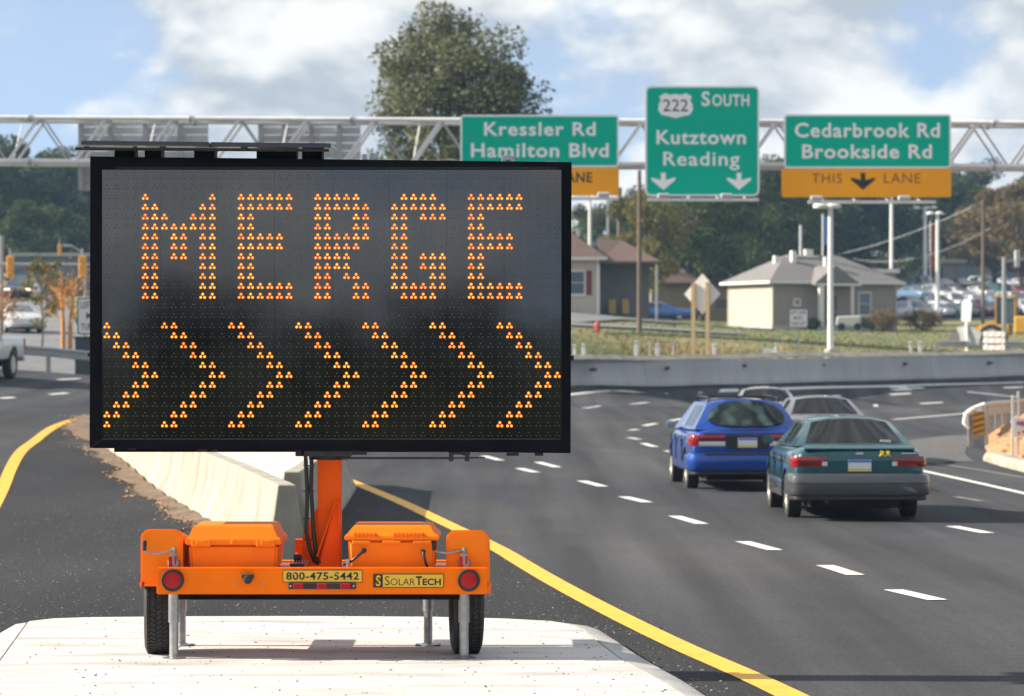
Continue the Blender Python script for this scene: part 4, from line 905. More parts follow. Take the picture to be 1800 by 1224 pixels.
def car(name, label, loc, rz, pnt, lower=None, st=None, gh=None, wb=(-1.35,1.34), r=.31, group=None, bumper=None, low=False, cat='car', pitch=0.0):
    root = thing(name, label, cat, loc, rz, group); root.rotation_euler[0] = pitch
    st = st or SEDAN; gh = gh or GH_SEDAN
    # lower shell
    def sec(y, w, zb, zs, zt): 
        h = [(w*.80, zb), (w*.95, zb+.05), (w*.995, zb+.16), (w*1.005, .54), (w*1.0, .68), (w*.975, zs-.06), (w*.93, zs+(zt-zs)*.55), (w*.84, zt-.005), (w*.5, zt+.012), (0, zt+.018)]
        return [(a, y, c) for a, c in h]+[(-a, y, c) for a, c in h[-2::-1]]
    b = MB(); b.loft([sec(*s) for s in st]); me = b.mesh('body', pnt, smooth=32)
    if not low:
        cuts = []
        for yw in wb:
            for s in (-1, 1): c = MB(); c.cyl((s*.60, yw, r+.01), (s*1.2, yw, r+.01), r+.055, n=28); cuts.append(c.mesh('cut', under))
        me = bool_cut(me, cuts, 2)
        me.polygons.foreach_set('use_smooth', [True]*len(me.polygons)); me.set_sharp_from_angle(angle=R(32))
        if len(me.materials) < 2: me.materials.append(under)
    body = link('body', me, root)
    # greenhouse: ring sections across, pillars kept, panes removed and glazed
    ys, wbase, wroof, H = gh['y'], gh['wb'], gh['wr'], gh['H']          # ys: rear base, roof rear, roof front, screen base
    yr0, yr1, yf1, yf0 = ys; S = [.0, .07, .5, .93, 1.0]
    stn = []
    for s in S: stn.append((yr0+(yr1-yr0)*s, s, 'r'))
    nside = gh.get('cuts', [yr1+.10, (yr1+yf1)/2-.22, (yr1+yf1)/2-.10, yf1-.10])
    for y in nside: stn.append((y, 1.0, 'm'))
    for s in S[::-1]: stn.append((yf0+(yf1-yf0)*s, s, 'f'))
    sv = [0, .10, .90, 1.0]; tv = [-1, -.86, -.5, 0, .5, .86, 1]
    bow = gh.get('bow', .10); zr0 = interp_st(st, yr0)[3]; zf0 = interp_st(st, yf0)[3]
    rowsv = []
    for y, s, kind in stn:
        zb = interp_st(st, y)[3]-.012
        zbase_end = zr0 if kind == 'r' else zf0
        ztop = (zbase_end+(H-zbase_end)*s) if kind != 'm' else H+.012*math.sin(math.pi*(y-yr1)/(yf1-yr1))
        ztop = max(ztop, zb+.004) if s > 0 else zb+.004
        w1 = wbase+(wroof-wbase)*s; wl_ = wbase
        row = []
        for q_ in sv: row.append((-(wl_+(w1-wl_)*q_), y, zb+(ztop-.05*s-zb)*q_))
        for tq in tv[1:-1]:
            row.append((w1*tq, y-(bow*(1-tq*tq) if kind == 'r' else (-bow*(1-tq*tq) if kind == 'f' else 0))*1.0, ztop+.048*s*(1-tq*tq)-.022*s-.016*s*(abs(tq) > .8)))
        for q_ in sv[::-1]: row.append(((wl_+(w1-wl_)*q_), y, zb+(ztop-.05*s-zb)*q_))
        rowsv.append(row)
    n = len(rowsv[0]); shell, glass = MB(), {'rear_window': MB(), 'windscreen': MB(), 'side_window': MB(), 'side_window.r': MB()}
    allv = [p for r0 in rowsv for p in r0]
    panes = {'rear_window': [], 'windscreen': [], 'side_window': [], 'side_window.r': []}; fsh = []
    side_w = gh.get('side', [(5,6),(7,8)])      # station spans that are side glass
    for k in range(len(rowsv)-1):
        for i in range(n-1):
            f = (k*n+i, k*n+i+1, (k+1)*n+i+1, (k+1)*n+i)
            top = 3 < i < 3+len(tv)-1-0 and i not in (3, n-5)
            cen = 4 <= i <= n-6
            if k in (1, 2) and cen and not gh.get('oval'): panes['rear_window'].append(f)
            elif k in (len(rowsv)-4, len(rowsv)-3) and cen: panes['windscreen'].append(f)
            elif i == 1 and k in gh.get('sk', (4, 5, 7, 8)): panes['side_window'].append(f)
            elif i == n-3 and k in gh.get('sk', (4, 5, 7, 8)): panes['side_window.r'].append(f)
            else: fsh.append(f)
    shell.add(allv, fsh); shell.build('roof', gh.get('roofmat') or pnt, root, smooth=40)
    for nm, fs in panes.items():
        if fs: p = MB(); p.add(allv, fs); me = p.mesh(nm.split('.')[0], car_glass, smooth=60); bm = bmesh.new(); bm.from_mesh(me); bmesh.ops.delete(bm, geom=[v for v in bm.verts if not v.link_faces], context='VERTS'); bm.to_mesh(me); bm.free(); link(nm.split('.')[0], me, root)
    # seats
    if not low:
        zs_ = interp_st(st, 0)[3]
        for yq, xs4 in ((gh.get('seat_f', .25), (-.36, .36)), (gh.get('seat_r', -.75), (-.36, .36))):
            for x in xs4:
                b = MB(); b.box(x-.24, x+.24, yq-.07, yq+.07, zs_-.05, zs_+.14); b.box(x-.12, x+.12, yq-.04, yq+.05, zs_+.15, zs_+.29); b.build('seat', seat_mat, root, bevel=.03, bseg=2)
        b = MB(); b.box(-.66, .66, yf0-.35, yf0-.1, zs_-.06, zs_+.03); b.build('dashboard', seat_mat, root)
    for yw in wb:
        for s in (-1, 1): wheel(root, s*(interp_st(st, 0)[0]-.115), yw, r)
    b = MB(); b.box(-.62, .62, st[0][0]+.25, st[-1][0]-.3, .17, .30); b.build('underside', under, root)
    return root
SEDAN = [(-2.45,.82,.42,.82,.88),(-2.43,.86,.36,.88,.95),(-2.28,.885,.30,.915,.993),(-1.9,.90,.26,.92,1.003),(-1.0,.905,.22,.91,.98),(.6,.905,.21,.90,.965),(1.2,.90,.21,.87,.95),(2.0,.875,.23,.76,.84),(2.33,.80,.30,.68,.74),(2.43,.70,.38,.60,.64)]
GH_SEDAN = dict(y=(-1.84,-1.00,.22,1.12), wb=.80, wr=.58, H=1.355, sk=(4,5,7,8))
GH_SEDAN['cuts'] = [-.92,-.36,-.27,.16]; GH_SEDAN['sk'] = (5, 7)
def strip(root, name, path, z0, z1, m, th=.02, lean=0.0, bevel=.004):
    """a band following a ground-plan path, from z0 to z1"""
    pts = smooth(path, 2); d = np.gradient(pts, axis=0); d /= np.linalg.norm(d, axis=1)[:,None]; nn = np.stack([d[:,1], -d[:,0]], 1)
    secs = []
    for p, q_ in zip(pts, nn):
        hh_ = z1-z0; e_ = lambda k: (p[0]+q_[0]*th*k, p[1]+q_[1]*th*k)
        secs.append([(*e_(0), z0), (*e_(.7), z0+.012), (*e_(1), z0+min(.05, hh_*.25)), (*e_(1), z1-min(.09, hh_*.35)), (*e_(.75), z1-min(.03, hh_*.12)), (*e_(0), z1)])
    b = MB(); b.loft(secs); return b.build(name, m, root, smooth=35)
def mir(path): return [(-x, y) for x, y in path[::-1]]
def licence(root, x, y, z_, w=.31, h=.155):
    b = MB(); b.box(x-w/2, x+w/2, y-.008, y, z_, z_+h); p = b.build('licence_plate', plate_white, root)
    b = MB(); b.box(x-w/2+.004, x+w/2-.004, y-.0095, y-.0078, z_+h*.76, z_+h-.004); b.build('plate_band', plate_blue, p)
    b = MB(); b.box(x-w/2+.004, x+w/2-.004, y-.0095, y-.0078, z_+.004, z_+h*.26); b.build('plate_band', plate_gold, p)
def mirror(root, x, y, z_, m):
    b = MB(); s = 1 if x > 0 else -1; b.box(min(x, x+s*.17), max(x, x+s*.17), y-.05, y+.05, z_, z_+.11); b.build('door_mirror', m, root, bevel=.03, bseg=2)
# --- teal sedan
teal = paint('teal', (.010,.092,.108), .55); silver = paint('silver', (.085,.092,.098), .5)
tx = (1508-900)/131.0; tc_ = car('sedan_car', 'teal sedan with two yellow ribbons on its boot lid, nearest car on the road', at(tx, 44.4+2.4), R(.6), teal)
tailp = [(.915,-1.92),(.915,-2.24),(.90,-2.36),(.84,-2.455),(.70,-2.475),(.35,-2.49),(0,-2.495)]
full = tailp[::1]+mir(tailp)[1:]
full = full[::-1]
strip(tc_, 'rear_bumper', full, .34, .645, silver, .05, .012); strip(tc_, 'bumper_groove', full, .50, .525, trim, .056)
strip(tc_, 'bumper_skirt', full, .28, .345, trim, .012)
for s in (1, -1):
    sp_ = [(.900,-.95),(.905,-.3),(.905,.4),(.90,.95)]; strip(tc_, 'side_cladding', sp_ if s > 0 else [(-x, y) for x, y in sp_[::-1]], .27, .52, silver, .02)
for s in (1, -1):
    lp = [(.902,-2.20),(.895,-2.33),(.855,-2.42),(.78,-2.436),(.50,-2.440),(.45,-2.438)]
    pp = lp[::-1] if s > 0 else [(-x, y) for x, y in lp]
    l = strip(tc_, 'tail_lamp', pp, .725, .875, car_red, .012)
    b = MB(); zc = .735
    b.box(s*.47-.035, s*.47+.035, -2.458, -2.437, .745, .80) if s > 0 else b.box(-.505, -.435, -2.458, -2.437, .745, .80)
    b.build('reversing_lamp', clear_lens, l)
    b = MB(); b.box(min(s*.52, s*.88), max(s*.52, s*.88), -2.4565, -2.44, .795, .803); b.build('lamp_divider', trim, l)
b = MB(); b.prism([(-2.43,.95),(-2.452,.975),(-2.40,1.004),(-2.2,1.008)], 'x', -.74, .74); b.build('boot_lip', teal, tc_, smooth=30)
b = MB(); b.box(-.26, .26, -2.4395, -2.425, .645, .86); b.build('plate_recess', paint('teal_dark', (.010,.13,.14)), tc_)
licence(tc_, 0, -2.450, .672)
for x0_, x1_, z0_, z1_ in ((-.60,.60,.652,.660),(-.605,-.597,.66,.72),(.597,.605,.66,.72),(-.43,-.425,.88,.945),(.425,.43,.88,.945)):
    b = MB(); b.box(x0_, x1_, -2.4515, -2.43, z0_, z1_); b.build('boot_seam', trim, tc_)
for s in (1, -1):
    for y_ in (-.86, .18, 1.02): b = MB(); b.box(min(s*.90, s*.917), max(s*.90, s*.917), y_, y_+.008, .50, .86); b.build('door_seam', trim, tc_)
    for y_ in (-.72, .32): b = MB(); b.box(min(s*.89, s*.922), max(s*.89, s*.922), y_, y_+.16, .76, .785); b.build('door_handle', teal, tc_)
for x in (.30, .38):
    b = MB(); 
    for k in range(2):
        s = 1 if k else -1; b.tube([(x+.036*s, -2.453, .875), (x-.012*s, -2.455, .915), (x-.02*s, -2.452, .93), (x, -2.448, .942)], .011, 6)
    b.build('ribbon_magnet', mat('ribbon_yellow', (.80,.58,.03), .5), tc_)
b = MB(); b.box(-.05, .05, -2.452, -2.44, .90, .925); b.build('badge', clear_lens, tc_)
b = MB(); b.box(.56, .76, -2.452, -2.43, .905, .922); b.build('badge', clear_lens, tc_)
b = MB(); b.box(.36, .50, -1.80, -1.76, 1.03, 1.075); b.build('window_sticker', white_plastic, tc_)
for s in (-1, 1): mirror(tc_, s*.86, .72, .96, teal)
for x in (-.33,.02,.33):
    pass
b = MB(); b.cyl((-.45,-2.50,.27), (-.45,-2.2,.27), .03, n=10); b.build('exhaust', dark_metal, tc_)
b = MB(); b.box(-.55, .55, -2.35, -1.85, .20, .34); b.build('fuel_tank', under, tc_)
# --- blue estate
blue = paint('blue', (.003,.058,.34), .45); 
WAG = [(-2.46,.82,.40,.80,.93),(-2.44,.87,.36,.84,.985),(-2.28,.895,.30,.90,1.0),(-1.7,.905,.25,.91,.99),(-1.0,.905,.22,.91,.98),(.6,.905,.21,.90,.965),(1.2,.90,.21,.87,.95),(2.0,.875,.23,.76,.84),(2.33,.80,.30,.68,.74),(2.43,.70,.38,.60,.64)]
GH_W = dict(y=(-2.36,-1.95,.22,1.12), wb=.84, wr=.60, H=1.44, bow=.10, oval=True)
GH_W['cuts'] = [-1.80,-1.05,-.96,-.36,-.27,.14]; GH_W['sk'] = (5, 7, 9)
bx_ = (1303-900)/110.0; bc = car('estate_car', 'bright blue estate car with a roof rack, ahead of the teal sedan', at(bx_, 52.9+2.4), R(2.4), blue, st=WAG, gh=GH_W)
strip(bc, 'rear_bumper', full, .32, .61, blue, .06, .02); strip(bc, 'bumper_pad', full[4:-4], .575, .612, trim, .062)
strip(bc, 'bumper_skirt', full, .26, .325, trim, .012)
for s in (1, -1):
    lp = [(.905,-2.22),(.90,-2.33),(.86,-2.425),(.78,-2.445),(.62,-2.452),(.36,-2.454)]
    pp = lp[::-1] if s > 0 else [(-x, y) for x, y in lp]
    l = strip(bc, 'tail_lamp', pp[:4] if s > 0 else pp[2:], .80, .905, car_red, .016); strip(bc, 'tail_lamp', pp[2:] if s > 0 else pp[:4], .72, .90, car_red, .02)
    strip(bc, 'reversing_lamp', pp[:3] if s > 0 else pp[3:], .715, .798, clear_lens, .014)
b = MB(); b.box(-.36, .36, -2.462, -2.43, .66, .90); b.build('plate_recess', trim, bc, bevel=.02); licence(bc, 0, -2.464, .70)
for s in (1, -1):
    for y_ in (-.86, .18, 1.02): b = MB(); b.box(min(s*.90, s*.917), max(s*.90, s*.917), y_, y_+.008, .45, .86); b.build('door_seam', trim, bc)
    for y_ in (-.72, .32): b = MB(); b.box(min(s*.89, s*.922), max(s*.89, s*.922), y_, y_+.16, .76, .785); b.build('door_handle', blue, bc)
b = MB(); b.box(-.7, .7, -2.458, -2.43, .905, .922); b.build('garnish', trim, bc)
b = MB(); b.box(-.17, .17, -2.02, -1.96, 1.425, 1.455); b.build('high_brake_lamp', car_red, bc, bevel=.008)
for s in (-1, 1):
    b = MB(); b.tube([(s*.56,-1.85,1.42),(s*.56,-1.80,1.49),(s*.56,-.3,1.50),(s*.55,.05,1.49),(s*.55,.1,1.42)], .018, 6); b.build('roof_rail', trim, bc)
    mirror(bc, s*.86, .72, .95, mat('mirror_grey', (.25,.29,.28), .3))
for y in (-1.5, -.6): b = MB(); b.bar((-.56,y,1.495), (.56,y,1.495), .04, .02); b.build('roof_bar', trim, bc)
ow = MB(); NU, NV = 28, 7                     # wide oval tailgate window lying on the raked tailgate
for iv in range(NV):
    for iu in range(NU):
        t__ = 2*math.pi*iu/NU; rr_ = iv/(NV-1); ca, sa = math.cos(t__), math.sin(t__)
        tq = .84*rr_*math.copysign(abs(ca)**.62, ca); s_ = .50+.43*rr_*math.copysign(abs(sa)**.8, sa)
        zr = interp_st(WAG, -2.36)[3]; w1 = GH_W['wb']+(GH_W['wr']-GH_W['wb'])*s_
        ow.v.append((w1*tq, -2.36+.41*s_-.10*(1-tq*tq)-.018, zr+(GH_W['H']-zr)*s_+.048*s_*(1-tq*tq)-.022*s_+.012))
for iv in range(NV-1):
    for iu in range(NU): ow.f.append((iv*NU+iu, iv*NU+(iu+1) % NU, (iv+1)*NU+(iu+1) % NU, (iv+1)*NU+iu)); ow.m.append(0)
ow.build('rear_window', mat('green_tinted_pane', (.006,.011,.012), .06, c2=(.05,.085,.08), scale=2.6, detail=1, lo=.5, hi=.62), bc, smooth=60)
b = MB(); b.bar((-.05,-2.46,1.03),(.32,-2.36,1.10),.018,.012); b.build('rear_wiper', trim, bc)
b = MB(); b.lathe([(0,.0001),(.01,.05),(.03,.05),(.04,.0001)], (-.13,-2.21,1.20), 'y', 14); b.build('window_ornament', mat('coral_red', (.75,.13,.09), .5, emit=None), bc)
# --- two more sedans further on
x3 = (1452-900)/88.5; c3 = car('sedan_car', 'grey sedan half hidden behind the teal sedan', at(x3, 65.6+2.4), R(1), paint('grey', (.17,.175,.185)))
x4 = (1355-900)/70.6; c4 = car('sedan_car', 'silver sedan farthest ahead, its roof showing over the blue estate', at(x4, 82+2.4), R(-3), paint('silver_blue', (.28,.31,.35)))
for cc_ in (c3, c4):
    strip(cc_, 'rear_bumper', full, .34, .645, silver, .035, .012)
    for s in (1, -1):
        lp = [(.902,-2.20),(.895,-2.33),(.855,-2.42),(.78,-2.436),(.50,-2.440)]; strip(cc_, 'tail_lamp', lp[::-1] if s > 0 else [(-x, y) for x, y in lp], .74, .90, car_red, .012)
    licence(cc_, 0, -2.442, .672)
    for s in (-1, 1): mirror(cc_, s*.86, .72, .96, trim)

# ------------------------------------------------------------------ pickup, oncoming cars, parked cars
white_car = paint('white', (.62,.63,.64), 0.0)
def pickup(name, label, loc, rz):
    r0 = thing(name, label, 'pickup', loc, rz); r = .40
    def sec(y, w, zb, zt): h = [(w*.84, zb), (w*.97, zb+.08), (w, zb+.3), (w, zt-.12), (w*.975, zt-.02), (w*.93, zt)]; return [(a, y, c) for a, c in h]+[(-a, y, c) for a, c in h[::-1]]
    b = MB(); b.loft([sec(-2.82,.93,.62,1.17), sec(-2.78,.97,.55,1.20), sec(-1.0,.98,.50,1.20), sec(-.62,.98,.48,1.20)]); me = b.mesh('bed', white_car, smooth=30)
    c = [MB().cyl((s*.6,-1.75,r+.03), (s*1.3,-1.75,r+.03), r+.10, n=24).mesh('cut', under) for s in (-1, 1)]
    me = bool_cut(me, c); link('bed', me, r0)
    b = MB(); b.loft([sec(-.58,.98,.48,1.10), sec(.9,.98,.46,1.08), sec(1.3,.97,.46,1.06), sec(2.5,.94,.48,1.00), sec(2.72,.88,.52,.92)]); me = b.mesh('cab_body', white_car, smooth=30)
    c = [MB().cyl((s*.6,1.75,r+.03), (s*1.3,1.75,r+.03), r+.10, n=24).mesh('cut', under) for s in (-1, 1)]
    link('cab_body', bool_cut(me, c), r0)
    b = MB(); b.loft([[(-.90,-.56,1.08),(.90,-.56,1.08),(.90,1.25,1.06),(-.90,1.25,1.06)], [(-.74,-.46,1.72),(.74,-.46,1.72),(.74,.45,1.74),(-.74,.45,1.74)], [(-.66,-.38,1.78),(.66,-.38,1.78),(.66,.36,1.79),(-.66,.36,1.79)]])
    b.build('cab', white_car, r0, smooth=30)
    dg = mat('dark_car_glass', (.03,.04,.045), .08, coat=.5)
    for s in (-1, 1):
        b = MB(); b.add([(s*.897,-.40,1.14),(s*.897,.30,1.13),(s*.765,.20,1.66),(s*.770,-.36,1.66)], [(0,1,2,3)]); b.build('side_window', dg, r0)
        b = MB(); b.add([(s*.897,.38,1.13),(s*.897,.98,1.12),(s*.770,.42,1.66),(s*.768,.28,1.66)], [(0,1,2,3)]); b.build('side_window', dg, r0)
        b = MB(); b.box(min(s*.95, s*1.18), max(s*.95, s*1.18), .70, .82, 1.14, 1.34); b.build('door_mirror', trim, r0, bevel=.03)
        b = MB(); b.box(s*.95-.04, s*.95+.04, -2.835, -2.77, .82, 1.14); b.build('tail_lamp', red_lens, r0)
        b = MB(); b.box(s*.979-.012, s*.979+.012, -.3, -.12, .98, 1.02); b.build('door_handle', trim, r0)
    b = MB(); b.box(-.72, .72, -.575, -.565, 1.14, 1.6); b.build('rear_window', dg, r0)
    b = MB(); b.box(-.95, .95, -2.98, -2.80, .50, .68); b.build('rear_bumper', rim_mat, r0, bevel=.03)
    b = MB(); b.box(-.6, .6, -2.6, 2.5, .34, .56); b.build('chassis', under, r0)
    for y in (-1.75, 1.75):
        for s in (-1, 1): wheel(r0, s*.84, y, r, .26)
    return r0
pk = pickup('pickup_truck', 'white pickup truck cut off by the left edge of the picture', at(-15.55, 93.6), R(172))
def simple_car(name, label, loc, rz, c, group=None, suv=False, lights=False, cat='car'):
    stq, ghq = (SEDAN, dict(GH_SEDAN)) if not suv else (WAG, dict(GH_W, H=1.62))
    r0 = car(name, label, loc, rz, c, st=stq, gh=ghq, low=True, group=group, cat=cat)
    for ch in r0.children:
        if ch.name.startswith(('rear_window', 'windscreen', 'side_window')): ch.data.materials[0] = PARK_GLASS
    for s in (-1, 1):
        b = MB(); b.box(s*.62-.15, s*.62+.15, 2.30, 2.40, .60, .72); b.build('headlamp', HEAD if lights else clear_lens, r0, bevel=.02)
        b = MB(); b.box(s*.70-.14, s*.70+.14, -2.445, -2.38, .74, .88); b.build('tail_lamp', red_lens, r0)
    b = MB(); b.box(-.66, .66, 2.36, 2.46, .36, .56); b.build('front_bumper', trim if suv else c, r0, bevel=.03)
    return r0
PARK_GLASS = mat('tinted_pane', (.05,.07,.085), .10, coat=.6)
HEAD = mat('lit_headlamp', (.9,.8,.7), .3, emit=(1.0,.80,.62), estr=3.0)
simple_car('oncoming_car', 'dark blue car with lit headlamps coming down the far hill on the left', on(38, 206), R(182), paint('navy', (.012,.025,.07)), suv=True, lights=True)
simple_car('waiting_car', 'small white car behind the young tree on the left', on(30, 156), R(200), white_car)
bcar = simple_car('parked_coupe', 'sky blue coupe with a white number mark parked before the brown roofed house', on(1157, 214), R(-82), paint('sky_blue', (.06,.17,.45)))
bcar.scale = (.92, .92, .86)
t9 = text('number_mark', '9', bcar, -.16, .16, .55, .92, 0, white_plastic, bold=.03); t9.rotation_euler = (0, 0, R(-90)); t9.location = (-.93, -1.95, 0); 
t9.rotation_euler = (0, 0, R(-90)); 
t9b = text('number_mark', '9', bcar, -.16, .16, .55, .92, 0, white_plastic, bold=.03); t9b.rotation_euler = (0, 0, R(90)); t9b.location = (.93, -1.95, 0)
cols = [('silver', paint('lot_silver', (.42,.43,.45))), ('white', white_car), ('dark green', paint('lot_green', (.02,.07,.06))), ('charcoal', paint('lot_charcoal', (.05,.055,.06))), ('pale blue', paint('lot_blue', (.12,.2,.32))), ('burgundy', paint('lot_red', (.16,.02,.03)))]
ordn = ['first', 'second', 'third', 'fourth', 'fifth', 'sixth', 'seventh', 'eighth', 'ninth', 'tenth']
for ri, (rowname, Yr, p0, dp, nn_, rot) in enumerate((('front', 288, 1606, 38, 6, 205), ('second', 302, 1600, 37, 6, 202), ('third', 318, 1612, 36, 6, 202), ('back', 334, 1622, 35, 6, 200))):
    for k in range(nn_):
        cn, cm_ = cols[[0,1,3,0,4,1,2,0,1,5][(k*3+ri*2) % 10]]
        simple_car('parked_car', '%s car parked on the dealer lot, %s from the left in the %s row' % (cn, ordn[k], rowname), on(p0+k*dp+random.uniform(-4, 4), Yr+random.uniform(-1, 1)), R(rot+random.uniform(-4, 4)), cm_, group='cars parked on the dealer lot', suv=(k+ri) % 3 == 0)

# ------------------------------------------------------------------ trees
bark = mat('bark', (.075,.058,.045), .9, c2=(.12,.10,.08), scale=6, bump=.6, bscale=20)
def leafmat(name, c, c2, isl=.45, sc=.35):
    m = mat(name, c, .7, c2=c2, scale=sc, island=isl, spec=.25, detail=4)
    t = m.node_tree; b = t.nodes['Principled BSDF']; o = t.nodes['Material Output']; tl = t.nodes.new('ShaderNodeBsdfTranslucent'); mx = t.nodes.new('ShaderNodeMixShader'); mx.inputs[0].default_value = .28
    src = b.inputs['Base Color'].links[0].from_socket; t.links.new(src, tl.inputs[0]); t.links.new(b.outputs[0], mx.inputs[1]); t.links.new(tl.outputs[0], mx.inputs[2]); t.links.new(mx.outputs[0], o.inputs[0]); return m
L_olive = leafmat('olive_leaves', (.095,.112,.055), (.16,.165,.085)); L_green = leafmat('green_leaves', (.040,.070,.022), (.085,.11,.03)); L_dark = leafmat('dark_leaves', (.028,.050,.022), (.055,.078,.03))  # olive leaves lightened: haze over the tall tree is put into their colour
L_yel = leafmat('yellowing_leaves', (.07,.095,.025), (.26,.20,.04)); L_rust = leafmat('rusty_leaves', (.13,.085,.035), (.18,.14,.06)); L_or = leafmat('orange_leaves', (.42,.17,.04), (.36,.22,.07))
def leaf_mesh(name, pts, size, m, seed):
    r = np.random.default_rng(seed); n = len(pts)
    a = r.normal(size=(n,3)); a /= np.linalg.norm(a, axis=1)[:,None]; c = r.normal(size=(n,3)); c -= a*(a*c).sum(1)[:,None]; c /= np.linalg.norm(c, axis=1)[:,None]
    s = size*r.uniform(.55, 1.25, (n,1)); w = s*r.uniform(.45, .75, (n,1))
    V = np.stack([pts-a*s*.5, pts+c*w*.5-a*s*.08, pts+a*s*.5, pts-c*w*.5+a*s*.05], 1).reshape(-1,3)
    me = bpy.data.meshes.new(name); me.vertices.add(4*n); me.vertices.foreach_set('co', V.ravel()); me.loops.add(4*n); me.loops.foreach_set('vertex_index', np.arange(4*n, dtype=np.int32))
    me.polygons.add(n); me.polygons.foreach_set('loop_start', np.arange(0, 4*n, 4, dtype=np.int32)); me.update(calc_edges=True); me.materials.append(m); return me
TREEM = {}
def tree_proto(key, H, Rw, crown0, nleaf, size, m, seed, nclump=46, flat=.9, trunk=.03):
    """trunk with limbs reaching into the leaf clumps; the clumps fill an uneven crown"""
    r = np.random.default_rng(seed); cz = (crown0+H)/2; hz = (H-crown0)/2; cl = []
    lob = [r.uniform(.78, 1.12) for _ in range(7)]
    for _ in range(nclump):
        d = r.normal(size=3); d /= np.linalg.norm(d); d[2] = d[2]*flat
        ang = math.atan2(d[1], d[0]); k = (ang+math.pi)/(2*math.pi)*7; lf = lob[int(k) % 7]*(1-k % 1)+lob[(int(k)+1) % 7]*(k % 1)
        rad = r.uniform(.45, .96)*lf
        cl.append((np.array([d[0]*Rw*rad, d[1]*Rw*rad, cz+d[2]*hz*min(rad*1.08, 1.0)]), r.uniform(.16, .30)*Rw))
    pts = []
    per = nleaf//nclump
    for c, cr in cl:
        u = r.normal(size=(per,3)); u /= np.linalg.norm(u, axis=1)[:,None]; q_ = r.uniform(.25, 1.0, (per,1))**.6
        pts.append(c+u*q_*cr*np.array([1.12,1.12,.82]))
    pts = np.concatenate(pts); crown = leaf_mesh('crown', pts, size, m, seed+1)
    b = MB(); tr0 = H*trunk; top = cz+hz*.25
    b.tube([(0,0,-.4), (0,0,.3), (tr0*.6,0,crown0*.7), (-tr0*.5,tr0*.4,cz), (0,0,top)], [tr0*1.35, tr0, tr0*.8, tr0*.5, tr0*.15], 8)
    for c, cr in cl[::3]:
        z0 = crown0*.6+(c[2]-crown0*.6)*.35; z0 = min(z0, top*.9)
        mid = np.array([c[0]*.45, c[1]*.45, z0+(c[2]-z0)*.4]); b.tube([(0,0,z0), mid.tolist(), c.tolist()], [tr0*.38, tr0*.22, tr0*.05], 5)
    TREEM[key] = (b.mesh('trunk', bark, smooth=60), crown)
tree_proto('tall', 17.6, 5.3, 3.5, 46000, .26, L_olive, 11, 135, 1.0)
tree_proto('round', 13.0, 5.2, 2.0, 19000, .32, L_green, 23, 56)
tree_proto('yellow', 10.5, 3.6, 2.0, 12000, .26, L_yel, 31, 44)
tree_proto('dark', 15.0, 5.8, 1.5, 16000, .42, L_dark, 41, 56)
tree_proto('dark2', 13.0, 5.0, 1.2, 14000, .42, L_green, 47, 44)
tree_proto('rust', 13.0, 5.0, 2.0, 12000, .36, L_rust, 53, 50)
tree_proto('young', 3.9, 1.15, .9, 1500, .15, L_yel, 61, 22, .95, .011)
def tree(key, label, loc, s=1.0, rz=0.0, sz=None, name='tree', group=None):
    r0 = thing(name, label, 'tree', loc, rz, group); r0.scale = (s, s, sz or s)
    link('trunk', TREEM[key][0], r0); link('crown', TREEM[key][1], r0); return r0
tree('tall', 'tall olive green tree rising above the gantry behind the message board', on(793, 172), 1.07, 0.4, .965)
tree('round', 'broad dark green tree behind the gantry between the two houses', on(1232, 262), 1.0, 1.1, 1.12)
tree('yellow', 'yellowing tree beside the brown roofed house', on(1136, 252), .95, 2.2, 1.05)
tree('round', 'dark green tree behind the ridge of the grey roofed house', on(1350, 290), .95, 2.9, 1.15)
wood = [(1060,330,'dark2',.8),(1110,345,'dark',.8),(1160,320,'dark2',.75),(1215,325,'dark',.85),(1258,318,'dark2',.75),(1290,340,'dark',1.0),(1400,330,'dark',1.05),(1452,350,'dark2',1.15),(1500,352,'dark',1.1),(1560,362,'dark2',1.1),(1612,380,'dark',1.1),(1664,376,'dark2',1.15),(1700,395,'dark',1.0),(1748,330,'rust',.95),(1792,322,'rust',1.05),(1838,372,'dark',1.0)]
for k, (px, Y, key, s) in enumerate(wood):
    tree(key, '%s tree in the wood behind the houses, %s from the left' % ({'dark': 'dark blue green', 'dark2': 'mid green', 'rust': 'rusty brown'}[key], (ordn+['eleventh', 'twelfth', 'thirteenth', 'fourteenth', 'fifteenth', 'sixteenth'])[k]), on(px, Y, -.5), s, k*1.3, s*random.uniform(.9, 1.06), group='wood on the right hillside')
left = [(-18,330,'dark',1.15),(28,345,'dark2',1.45),(70,352,'dark',1.15),(108,362,'dark2',1.3),(150,370,'dark',1.05),(196,380,'dark2',1.1),(52,300,'dark2',.78),(128,310,'dark',.66)]
for k, (px, Y, key, s) in enumerate(left):
    tree(key, '%s tree on the hazy hill left of the message board, %s planted' % ({'dark': 'dark blue green', 'dark2': 'mid green'}[key], ordn[k]) if False else '%s tree in the left wood, %s' % ({'dark': 'dark blue green', 'dark2': 'mid green'}[key], ['at the picture edge', 'above the left signal head', 'above the oncoming car', 'above the small far signal', 'beside the board edge', 'behind the board', 'low and near above the car roof', 'low and near above the leafless tree'][k]), on(px, Y, -.5), s, k*1.7, s*.96, group='wood on the left hillside')
